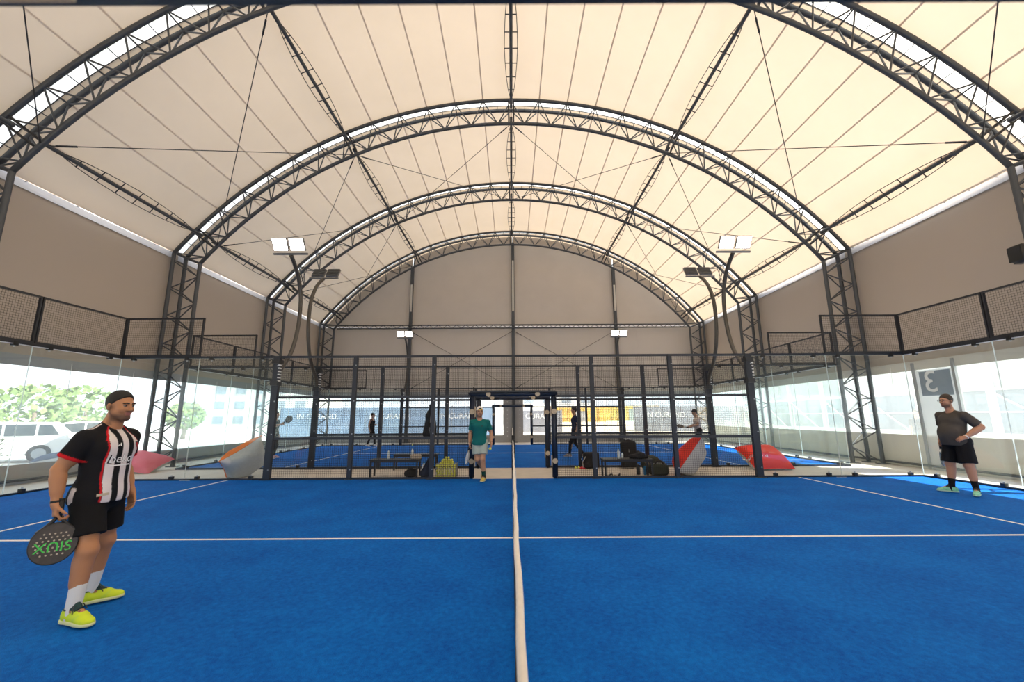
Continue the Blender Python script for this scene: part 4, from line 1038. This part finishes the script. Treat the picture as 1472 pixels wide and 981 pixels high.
m5 = far((-8.95, 15.4, .012), PI / 2, 'player at the left of the far court reaching out with a racket',
    dict(H=1.72, R_el=(-.25, -.12, 1.18), R_wr=(-.2, -.34, 1.24), Rhand=((.05, -1, .3), (1, 0, 0), (0, 0, 1), 1.0), L_kn=(.13, -.05, .49), R_kn=(-.13, -.1, .49), R_an=(-.16, -.02, .108), R_toe=(-.2, -.22, .05)),
    shirt=(.03, .045, .04), shorts=(.015, .015, .018), legfrac=2, lowername='trousers', shoe=(.62, .38, .36), hairgrow=.012)
racket('dark racket held out at the left of the far court', mtx_from(wmat(m5) @ Vector((-.195, -.36, 1.26)), (.8, 0, .55), (-.3, -1, 0)), 'racket_face', 'black_plastic', 'text_white')
m6 = far((7.5, 16.6, .012), -PI / 2 - .15, 'man in white t-shirt looking down at his racket on the far court',
    dict(H=1.74, hpitch=.45, R_el=(-.22, -.08, 1.12), R_wr=(-.16, -.30, 1.02), L_el=(.22, -.06, 1.12), L_wr=(.15, -.30, 1.04), Rhand=((.1, -1, -.1), (1, 0, 0), (0, 0, 1), 1.), Lhand=((-.1, -1, -.1), (-1, 0, 0), (0, 0, 1), 1.), head=(0, -.10, 1.60), chest=(0, -.03, 1.24), neck=(0, -.05, 1.43)),
    shirt=(.66, .58, .52), shorts=(.02, .02, .022), beard=True, hairgrow=.012, shoe=(.6, .6, .6), hem=.82)
racket('small dark racket in the hands of the man in white', mtx_from(wmat(m6) @ Vector((-.1, -.36, 1.02)), (-.85, .25, .1), (.1, -.7, 1)), 'black_plastic', 'white_paint', 'text_white')
far((14.3, 14.4, -.11), -PI / 2 + .3, 'person in dark clothes standing outside the right windows', dict(H=1.78), shirt=(.03, .035, .05), shorts=(.04, .05, .09), legfrac=2, lowername='trousers')

# ================================================================== BEANBAGS
def pillow(label, w, h, th, mtx, top, under, txt=None, group='big floor beanbags', gz=.012, seed=0):
    t = bpy.data.objects.new('beanbag', None); COL.objects.link(t); t.matrix_basis = Matrix.Translation(mtx.translation); tag(t, label, 'beanbag', group)
    rs = np.random.RandomState(seed); N = 26; ph = rs.rand(6) * 6
    def pt(u, v, sgn):
        e = max(0, (1 - abs(u) ** 3) * (1 - abs(v) ** 3)); x = w / 2 * u * (1 - .10 * (1 - v * v) * abs(u) ** 3); y = h / 2 * v * (1 - .10 * (1 - u * u) * abs(v) ** 3)
        lump = 1 + .10 * math.sin(3 * u + ph[0]) * math.sin(2.6 * v + ph[1]) + .05 * math.sin(7 * u + ph[2] + 3 * v) * (abs(u) + abs(v)) / 2
        p = mtx @ Vector((x, y, sgn * th / 2 * e ** .45 * lump))
        p.z = max(p.z, gz); return p
    for sgn, m, nm in ((1, top, 'top_cover'), (-1, under, 'underside')):
        vs = [pt(-1 + 2 * i / N, -1 + 2 * j / N, sgn) for j in range(N + 1) for i in range(N + 1)]
        fs = [(j * (N + 1) + i, j * (N + 1) + i + 1, (j + 1) * (N + 1) + i + 1, (j + 1) * (N + 1) + i) for j in range(N) for i in range(N)]
        o = place(nm, MB().add(vs, fs).mesh(nm, m, True), t)
        if sgn > 0 and txt:
            me = text_mesh(txt[0], txt[1], 'text_white'); bv = BVHTree.FromPolygons([tuple(v) for v in vs], fs)
            bm = bmesh.new(); bm.from_mesh(me); nn = (mtx.to_3x3() @ Vector((0, 0, 1))).normalized(); m2 = mtx @ txt[2]
            for v in bm.verts:
                hit = bv.ray_cast(m2 @ v.co + nn * 1, -nn); v.co = hit[0] + nn * .006 if hit[0] is not None else m2 @ v.co
            bm.to_mesh(me); bm.free(); place('lettering', me, o)
    mb = MB(); ed = [pt(-1 + 2 * i / 16, -1, 1) for i in range(17)] + [pt(1, -1 + 2 * i / 16, 1) for i in range(1, 17)] + [pt(1 - 2 * i / 16, 1, 1) for i in range(1, 17)] + [pt(-1, 1 - 2 * i / 16, 1) for i in range(1, 17)]
    mb.tube(ed, .009, 5); place('piping', mb.mesh('piping', top, True), t)
    return t
def frame(o, n, ux):
    n = Vector(n).normalized(); u = (Vector(ux) - n * Vector(ux).dot(n)).normalized(); v = n.cross(u); m = Matrix((u, v, n)).transposed().to_4x4(); m.translation = Vector(o); return m
pillow('grey and orange beanbag propped upright beside the left fence post', 1.06, .98, .56, frame((-6.93, 10.56, .42), (-.84, .26, .48), (.55, .65, .52)), 'bag_orange', 'bag_grey', ('relax', .12, Matrix.Translation((-.2, .1, 0))) if False else None, seed=1)
pillow('grey and red beanbag propped upright behind the right mesh fence', 1.20, 1.06, .60, frame((4.58, 10.62, .42), (-.70, .42, .56), (.70, .50, -.5)), 'bag_red', 'bag_lightgrey', None, seed=2)
pillow('red beanbag with white lettering lying by the right glass', 1.16, 1.0, .5, frame((7.12, 11.66, .30), (.05, -.52, .85), (1, .05, .1)), 'bag_red', 'bag_lightgrey', ('insanın d', .17, Matrix.Translation((-.38, -.12, 0)) @ Matrix.Rotation(-.35, 4, 'Z')), seed=3)
pillow('pink and grey beanbag lying by the left column', 1.25, 1.1, .46, frame((-10.72, 11.75, .25), (.22, -.25, .94), (1, .2, -.2)), 'bag_pink', 'bag_lightgrey', None, seed=4)
pillow('navy and grey beanbag standing outside the left window', 1.3, 1.1, .5, frame((-13.2, 12.1, .26), (-.4, .1, .85), (.6, .7, .2)), 'bag_navy', 'bag_lightgrey', None, gz=-.12, seed=5)

# ================================================================== BENCHES, BAGS AND SMALL THINGS
def bench(x0, x1, y0, y1, label, zt=.44):
    t = empty('bench', ((x0 + x1) / 2, (y0 + y1) / 2, 0)); tag(t, label, 'bench', 'black metal benches')
    for i in range(4):
        a = y0 + (y1 - y0) * i / 4; box('slat', (x0, a + .008, zt - .03), (x1, a + (y1 - y0) / 4 - .008, zt), 'steel_black', t)
    for x in (x0 + .02, x1 - .06):
        for y in (y0 + .01, y1 - .05): box('leg', (x, y, 0), (x + .04, y + .04, zt - .03), 'steel_black', t)
        box('cross_bar', (x, y0 + .02, zt - .07), (x + .04, y1 - .02, zt - .03), 'steel_black', t)
    for y in (y0 + .01, y1 - .05): box('side_rail', (x0 + .02, y, zt - .07), (x1 - .02, y + .04, zt - .03), 'steel_black', t)
bench(-3.66, -2.40, 10.36, 10.76, 'black metal bench behind the left mesh, bottles on top')
bench(-3.45, -2.18, 11.78, 12.1, 'black metal bench farther back against the far court fence')
bench(2.24, 3.48, 10.12, 10.56, 'black metal bench behind the right mesh, dark clothes on top')
def bottle(p, label, r=.033, hh=.22, m='bottle_clear', capm='bottle_blue'):
    t = empty('bottle', p); tag(t, label, 'bottle', 'drink bottles')
    place('body', MB().lathe([(r * .8, 0), (r, .012), (r, hh * .35), (r * .93, hh * .4), (r, hh * .45), (r, hh * .7), (r * .45, hh * .9), (r * .42, hh * .95)], 14, p).mesh('bottle', m, True), t)
    place('cap', MB().lathe([(r * .5, hh * .94), (r * .5, hh), (r * .44, hh * 1.01)], 12, p).mesh('cap', capm), t)
bottle((-3.22, 10.55, .44), 'clear plastic bottle standing left on the left bench')
bottle((-2.62, 10.6, .44), 'clear plastic bottle standing right on the left bench', hh=.26)
bottle((-2.27, 10.4, 0), 'large clear water bottle on the floor at the left bench end', .055, .36)
bottle((3.24, 10.66, 0), 'black flask on the floor behind the right bench', .045, .27, 'black_plastic', 'grey_paint')
bottle((3.40, 10.62, 0), 'blue flask on the floor behind the right bench', .038, .24, 'bottle_blue', 'black_plastic')
bottle((2.66, 10.3, .44), 'clear plastic bottle on the right bench', .034, .24, 'bottle_clear', 'green_paint')
bottle((2.78, 10.42, .44), 'small clear cup bottle beside the right bench bottle', .034, .14)
def lump(name, label, cat, ops, m, h=.02, extra=(), loc=None, group=None):
    c = loc or ops[0][1]; t = empty(name, (c[0], c[1], 0 if loc is None else loc[2])); tag(t, label, cat, group)
    place('body', sdf_mesh(name, ops, h, m, planes=[((0, 0, t.location[2] + .002), (0, 0, -1))]), t)
    for nm, me in extra: place(nm, me, t)
    return t
lump('bread_bag', 'tan paper bag of food on the left bench', 'bag', [rbox((-2.5, 10.5, .49), (.1, .05, .03), .03, .02), ell((-2.58, 10.5, .52), (.06, .05, .04), .02)], 'pad_tan', .012, loc=(-2.5, 10.5, .44))
lump('black_bag', 'small black bag on the floor under the left bench', 'bag', [ell((-2.62, 10.5, .08), (.17, .1, .11), .03), ell((-2.52, 10.52, .12), (.08, .08, .08), .03)], 'fabric_black', extra=[('strap', MB().tube([(-2.72, 10.46, .12), (-2.66, 10.42, .22), (-2.56, 10.44, .2), (-2.5, 10.46, .14)], .012, 6).mesh('strap', 'fabric_black'))])
lump('navy_bag', 'navy sports bag leaning by the fence post left of the balls', 'bag', [cone((-2.22, 10.36, .1), (-2.1, 10.3, .44), .12, .06, .04), ell((-2.2, 10.36, .1), (.14, .1, .13), .04)], 'fabric_navy', extra=[('strap', MB().tube([(-2.28, 10.3, .2), (-2.14, 10.2, .42), (-2.04, 10.26, .2)], .015, 6).mesh('strap', 'fabric_black'))])
lump('black_jacket', 'black jacket hanging on the mesh fence left of the doorway', 'jacket', [cone((-2.06, 10.13, 1.78), (-2.08, 10.14, 1.3), .05, .12, .04), cone((-2.08, 10.14, 1.3), (-2.1, 10.14, 1.06), .12, .15, .04), cone((-2.12, 10.13, 1.62), (-2.22, 10.14, 1.08), .05, .055, .03), cone((-2.02, 10.13, 1.62), (-1.97, 10.14, 1.1), .05, .05, .03), ell((-2.16, 10.13, 1.52), (.06, .06, .07), .03)], 'fabric_black', .016, loc=(-2.06, 10.13, 1.0),
     extra=[('collar', MB().tube([(-2.12, 10.12, 1.78), (-2.06, 10.08, 1.82), (-2.0, 10.12, 1.78)], .022, 6).mesh('collar', 'fabric_black')), ('zip', MB().tube([(-2.06, 10.065, 1.72), (-2.07, 10.02, 1.3), (-2.08, 10.0, 1.08)], .006, 5).mesh('zip', 'grey_paint'))])
# ball basket
t = empty('ball_basket', (-1.68, 10.36, 0)); tag(t, 'wire basket heaped with yellow balls beside the doorway', 'basket')
mb = MB()
for i in range(9):
    x = -1.93 + .5 * i / 8
    for y in (10.16, 10.56): mb.tube([(x, y, .02), (x, y, .34)], .004, 4)
for j in range(7):
    y = 10.16 + .4 * j / 6
    for x in (-1.93, -1.43): mb.tube([(x, y, .02), (x, y, .34)], .004, 4)
for z in (.02, .13, .24, .34): mb.tube([(-1.93, 10.16, z), (-1.43, 10.16, z), (-1.43, 10.56, z), (-1.93, 10.56, z), (-1.93, 10.16, z)], .005, 4)
place('wire_cage', mb.mesh('cage', 'grey_paint'), t); box('tray', (-1.92, 10.17, .0), (-1.44, 10.55, .015), 'grey_paint', t)
rs = random.Random(3)
for k in range(8):
    z = .05 + k * .061; sh_k = max(0, (k - 4)) * .045
    xs = np.arange(-1.895 + sh_k * 1.3, -1.45 - sh_k, .069)
    for i, x in enumerate(xs):
        for j, y in enumerate(np.arange(10.20 + sh_k, 10.53 - sh_k, .069)):
            if k < 4 and j > 0 and 0 < i < len(xs) - 1 : continue      # hidden inside the heap
            if k < 4 and j > 1: continue
            if k > 4 and rs.random() < .12: continue
            ball((x + rs.uniform(-.006, .006) + (k % 2) * .02, y + rs.uniform(-.006, .006) + (k % 2) * .02, z), 'yellow ball in the heaped wire basket', 'balls in the basket')
# bags on the right
lump('racket_bag', 'black racket bag with yellow print leaning on the far fence', 'bag', [rbox((2.28, 12.02, .24), (.17, .06, .16), .06, .04), ell((2.2, 12.0, .12), (.16, .1, .12), .04)], 'fabric_black', .018,
     extra=[('print_stripe', MB().bbox((2.34, 11.885, .22), (2.40, 11.9, .42), .005).mesh('print', 'yellow_print')), ('print_stripe', MB().bbox((2.30, 11.885, .08), (2.36, 11.9, .22), .005).mesh('print', 'green_print')), ('pocket', MB().bbox((2.06, 11.87, .04), (2.2, 11.91, .2), .02).mesh('pocket', 'fabric_black', True)), ('strap', MB().tube([(2.1, 11.9, .34), (2.0, 11.86, .2), (2.02, 11.88, .04)], .016, 6).mesh('strap', 'grey_paint'))])
lump('backpack', 'tall black backpack with grey top leaning on the far fence', 'backpack', [rbox((3.38, 12.02, .40), (.15, .06, .30), .07, .05), rbox((3.38, 11.93, .22), (.12, .03, .12), .04, .03), ell((3.38, 12.03, .74), (.14, .09, .1), .04)], 'fabric_black', .018,
     extra=[('lid', MB().bbox((3.27, 11.95, .80), (3.49, 12.1, .86), .025).mesh('lid', 'bag_grey', True)), ('zip', MB().tube([(3.28, 11.87, .25), (3.38, 11.85, .3), (3.48, 11.87, .25)], .006, 5).mesh('zip', 'grey_paint')), ('handle', MB().tube([(3.32, 12.05, .85), (3.34, 12.04, .91), (3.42, 12.04, .91), (3.44, 12.05, .85)], .012, 6).mesh('handle', 'fabric_black')), ('badge', MB().bbox((3.35, 11.865, .46), (3.37, 11.875, .54), .003).mesh('badge', 'grey_paint'))])
lump('dark_clothes', 'crumpled dark clothes on the right end of the bench', 'clothes', [ell((3.12, 10.36, .48), (.2, .14, .07), .03), ell((3.22, 10.32, .52), (.12, .1, .08), .03), cone((3.0, 10.3, .47), (3.4, 10.4, .47), .05, .05, .03), ell((3.18, 10.38, .59), (.05, .05, .04), .03)], 'fabric_black', .016, loc=(3.12, 10.36, .441))
lump('duffel_bag', 'olive duffel bag on the floor beside the right bench', 'bag', [rbox((3.72, 10.55, .14), (.16, .1, .06), .07, .04), ell((3.72, 10.55, .2), (.2, .14, .1), .04)], 'fabric_olive', .018,
     extra=[('handle', MB().tube([(3.6, 10.45, .26), (3.66, 10.42, .36), (3.78, 10.42, .36), (3.84, 10.45, .26)], .013, 6).mesh('handle', 'fabric_black')), ('zip', MB().tube([(3.54, 10.5, .29), (3.72, 10.5, .305), (3.9, 10.5, .29)], .006, 5).mesh('zip', 'grey_paint'))])
lump('brown_jacket', 'brown jacket heaped on the floor behind the duffel bag', 'jacket', [ell((3.75, 11.2, .22), (.28, .16, .22), .04), ell((3.6, 11.15, .36), (.12, .1, .1), .04), ell((3.98, 11.2, .18), (.18, .14, .12), .04)], 'fabric_olive', .02, extra=[('sleeve', MB().tube([(3.55, 11.05, .32), (3.62, 11.0, .2), (3.7, 11.0, .05)], .045, 7).mesh('sleeve', 'bark', True))])
def sandal(x, y, a, label):
    t = empty('sandal', (x, y, 0), a); tag(t, label, 'shoe', 'black sandals under the right bench')
    child('sole', MB().bbox((-.045, -.13, 0), (.045, .13, .03), .012).mesh('sole', 'rubber'), t)
    child('strap', MB().tube([(-.045, -.03, .02), (-.03, -.04, .07), (.03, -.04, .07), (.045, -.03, .02)], .016, 6).mesh('strap', 'black_plastic', True), t)
sandal(2.42, 10.28, .5, 'left black sandal on the floor under the right bench'); sandal(2.62, 10.30, 1.1, 'right black sandal on the floor under the right bench')
ball((1.80, 11.9, .034), 'yellow ball left of the red cone on the walkway'); ball((1.90, 11.95, .034), 'yellow ball touching the red cone on the walkway')
t = empty('marker_cone', (2.0, 11.93, 0)); tag(t, 'flat red marker cone on the walkway by the racket bag', 'cone')
place('disc', MB().lathe([(.10, 0), (.09, .012), (.04, .055), (.036, .055), (.035, .05)], 16, (2.0, 11.93, 0)).mesh('disc', 'red_print', True), t)
ball((-5.3, 22.05, .046), 'small yellow ball lying at the far edge of the far court')

# ================================================================== OUTSIDE
def car(loc, rz, label, m='car_white'):
    t = empty('car', loc, rz); tag(t, label, 'car', 'parked cars outside the left windows')
    body = [(-2.1, .35), (-2.15, .6), (-2.1, .85), (-1.2, .95), (1.9, .98), (2.12, .85), (2.15, .5), (2.1, .32)]
    def hull(poly, w, ins, nm, m):
        mb = MB(); n = len(poly); vs = [(x, -w + (ins if z > .9 else 0), z) for x, z in poly] + [(x, w - (ins if z > .9 else 0), z) for x, z in poly]
        mb.add(vs, [tuple(range(n)), tuple(range(2 * n - 1, n - 1, -1))] + [((k + 1) % n, k, n + k, n + (k + 1) % n) for k in range(n)]); return child(nm, mb.mesh(nm, m), t)
    hull(body, .88, .04, 'body', m); hull([(-1.25, .93), (-.45, 1.45), (-.1, 1.52), (1.5, 1.5), (2.0, .97)], .84, .1, 'cabin', m)
    for s in (-1, 1):
        for poly in ([(-1.0, 1.0), (-.42, 1.38), (.25, 1.43), (.25, 1.0)], [(.33, 1.0), (.33, 1.43), (1.1, 1.43), (1.1, 1.0)], [(1.18, 1.0), (1.18, 1.42), (1.5, 1.4), (1.75, 1.02)]):
            y = s * .755; child('window', MB().prism(poly, y, y + s * .02, 1).mesh('window', 'car_glass'), t)
        for x in (-1.35, 1.3):
            w = child('wheel', MB().tube([(x, s * .70, .33), (x, s * .90, .33)], .33, 20).mesh('tyre', 'rubber'), t); child('hub', MB().tube([(x, s * .90, .33), (x, s * .91, .33)], .2, 12).mesh('hub', 'galv'), w)
        child('door_handle', MB().box((.0, s * .88, .8), (.16, s * .9, .83)).mesh('handle', 'grey_paint'), t)
        child('mirror', MB().bbox((-.75, s * .86 - .08, .95), (-.6, s * .86 + .1, 1.08), .02).mesh('mirror', m), t)
    child('headlamp', MB().box((-2.16, -.8, .65), (-2.05, -.5, .8)).mesh('lamp', 'galv'), t); child('headlamp', MB().box((-2.16, .5, .65), (-2.05, .8, .8)).mesh('lamp', 'galv'), t)
car((-19.6, 15.6, -.125), math.radians(40), 'white estate car parked outside the left window, nearest the tent')
car((-21.6, 20.6, -.125), math.radians(40), 'white car parked farther right outside the left window')
car((-23.5, 12.5, -.125), math.radians(48), 'grey car parked behind the white estate car', 'grey_paint')
def tree(x, y, hgt, r, label, m='foliage', seed=0):
    t = empty('tree', (x, y, -.125)); tag(t, label, 'tree', 'trees outside the left windows'); rs = random.Random(seed)
    place('trunk', MB().tube([(x, y, -.125), (x + .1, y, hgt * .4), (x, y + .1, hgt * .7)], [.16, .12, .06], 8).mesh('trunk', 'bark', True), t)
    mb = MB()
    for i in range(420):
        a = rs.uniform(0, 2 * PI); b = math.acos(rs.uniform(-1, 1)); q = r * rs.uniform(.55, 1.) ** .5
        c = Vector((x + q * math.sin(b) * math.cos(a), y + q * math.sin(b) * math.sin(a), hgt - r * .7 + q * .8 * math.cos(b))); s = rs.uniform(.12, .3)
        d1 = Vector((rs.gauss(0, 1), rs.gauss(0, 1), rs.gauss(0, 1))).normalized() * s; d2 = d1.orthogonal().normalized() * s * .6
        mb.add([c - d1, c + d2, c + d1, c - d2], [(0, 1, 2, 3)])
    tag(place('foliage', mb.mesh('foliage', m), t), kind='stuff')
tree(-28.5, 24.5, 3.4, 1.9, 'broad green tree outside, left of the striped player', seed=1); tree(-29.5, 20.8, 3.2, 1.7, 'reddish tree outside at the left picture edge', 'foliage_dry', 2)
tree(-30, 29, 3.6, 1.9, 'pale green tree outside behind the striped player', seed=3); tree(-26, 33, 2.6, 1.3, 'small green tree outside the window left of the grey beanbag', seed=4)
def shrub(x, y, label, seed):
    t = empty('young_shrub', (x, y, -.125)); tag(t, label, 'plant'); rs = random.Random(seed); mb = MB(); st = MB()
    for i in range(60):
        a = rs.uniform(0, 6.3); z = rs.uniform(.15, 1.0); q = (1.1 - z) * .42 * rs.random(); c = Vector((x + q * math.cos(a), y + q * math.sin(a), z)); d1 = Vector((math.cos(a), math.sin(a), .5)) * .09; d2 = Vector((-math.sin(a), math.cos(a), 0)) * .02
        mb.add([c - d2, c + d1, c + d2, c + Vector((0, 0, .02))], [(0, 1, 2, 3)])
    place('stem', MB().tube([(x, y, -.125), (x, y, 1.0)], [.02, .006], 5).mesh('stem', 'bark'), t); tag(place('leaves', mb.mesh('leaves', 'foliage'), t), kind='stuff')
shrub(-13.4, 10.6, 'slender young shrub just outside the left window', 5)
# banner fences
def banner(a, b, h, label, txts=(), m='banner', posts='grey_paint'):
    a = Vector(a); b = Vector(b); d = (b - a); n = max(1, round(d.length / 3)); t = empty('banner_fence', a); tag(t, label, 'banner', 'printed windbreak fences outside')
    ang = math.atan2(d.y, d.x); R = Matrix.Translation(a) @ Matrix.Rotation(ang, 4, 'Z')
    for i in range(n): place('banner_sheet', MB().box((d.length * i / n + .02, -.01, .15), (d.length * (i + 1) / n - .02, .01, h)).mesh('sheet', m), t, R)
    for i in range(n + 1): place('post', MB().tube([(d.length * i / n, .04, -.125), (d.length * i / n, .04, h + .1)], .035, 8).mesh('post', posts), t, R)
    for tx, u, z, s in txts: place('lettering', text_mesh(tx, s, 'text_white', .003), t, R @ Matrix.Translation((u, -.03, z)) @ RX)
banner((-16, 28.5, 0), (-1.2, 28.5, 0), 2.15, 'blue-grey printed windbreak beyond the gable on the left', [('IN CURAND.', 2.6, 1.55, .5), ('IN CURAND.', 7.6, 1.55, .5), ('IN CURAND.', 12.4, 1.55, .5)])
mat('banner_pale', (.20, .21, .26), .8, noise=.15, nscale=.5)
banner((.6, 28.5, 0), (3.4, 28.5, 0), 1.9, 'mauve printed windbreak beyond the gable right of the net', [('CURAND.', 1.4, 1.5, .5)], 'banner_pale')
banner((8.4, 28.5, 0), (16, 28.5, 0), 2.15, 'pale printed windbreak beyond the gable on the right', [('IN CURAND.', 2.2, 1.55, .5)], 'banner_pale')
# neighbouring hall outside the right windows
mat('hall_sheet', (.30, .33, .36), .6, noise=.12, nscale=.5); mat('hall_glass', (.10, .15, .22), .25, noise=.35, nscale=.7); mat('hall_white', (.80, .80, .80), .5)
t = empty('neighbouring_hall', (19, 16, -.125)); tag(t, 'grey sheet hall with bluish windows standing outside the right windows', 'building')
box('upper_sheet', (19, -2, 2.5), (19.1, 34, 4.3), 'hall_sheet', t); box('plinth', (19, -2, -.125), (19.1, 34, .75), 'hall_white', t)
box('eave_beam', (18.9, -2, 4.3), (19.2, 34, 4.5), 'hall_white', t); box('rail', (18.93, -2, 2.42), (19.05, 34, 2.52), 'hall_white', t); box('rail', (18.93, -2, 1.55), (18.99, 34, 1.6), 'hall_white', t)
for i in range(12):
    y = -2 + 3 * i; box('window', (19.02, y + .1, .75), (19.08, y + 2.9, 2.45), 'hall_glass', t); box('column', (18.85, y - .1, -.125), (19, y + .1, 4.3), 'hall_white', t)
    bar('brace', (18.9, y, .3), (18.9, y + 3, 2.4), .035, 'hall_white', t)
# yellow and green containers, distant blocks
def container(x, y, w, d, h, m, label):
    t = empty('container', (x, y, -.125)); tag(t, label, 'container', 'containers on the lot behind'); box('shell', (x - w / 2, y, -.125), (x + w / 2, y + d, h), m, t)
    for i in range(int(w / .5)): box('rib', (x - w / 2 + .1 + i * .5, y - .05, 0), (x - w / 2 + .3 + i * .5, y, h - .1), m, t)
    box('door', (x - .4, y - .07, 0), (x + .4, y - .05, h - .3), 'grey_paint', t)
container(5.6, 34, 4.2, 2.4, 2.2, 'yellow_paint', 'yellow container behind the man in navy'); container(10.6, 36, 5, 2.4, 1.1, 'green_paint', 'low green container behind the gable'); container(11.2, 38.5, 5, 2.4, 2.4, 'yellow_paint', 'yellow container behind the green one')
def block(x, y, w, d, h, label, fl=3, nw=5):
    t = empty('apartment_block', (x, y, -.125)); tag(t, label, 'building', 'distant buildings'); box('wall', (x - w / 2, y, -.125), (x + w / 2, y + d, h), 'block_white', t)
    for i in range(fl):
        for j in range(nw):
            wx = x - w / 2 + w * (j + .5) / nw; wz = h * (i + .5) / fl; box('window', (wx - w / nw * .25, y - .08, wz - h / fl * .25), (wx + w / nw * .25, y + .02, wz + h / fl * .25), 'block_glass', t)
    box('roof_slab', (x - w / 2 - .3, y - .3, h), (x + w / 2 + .3, y + d + .3, h + .4), 'block_white', t)
block(6, 70, 16, 10, 9, 'distant white apartment block seen through the gable window, right of the net'); block(-40, 66, 16, 12, 7, 'distant pale building beyond the left trees', 3, 5)
struct('sand_bank', MB().prism([(26, -.125), (31, 1.0), (60, 1.4), (60, -.125)], .6, 30, 0).mesh('bank', 'sand'), 'sandy bank rising beyond the gable')
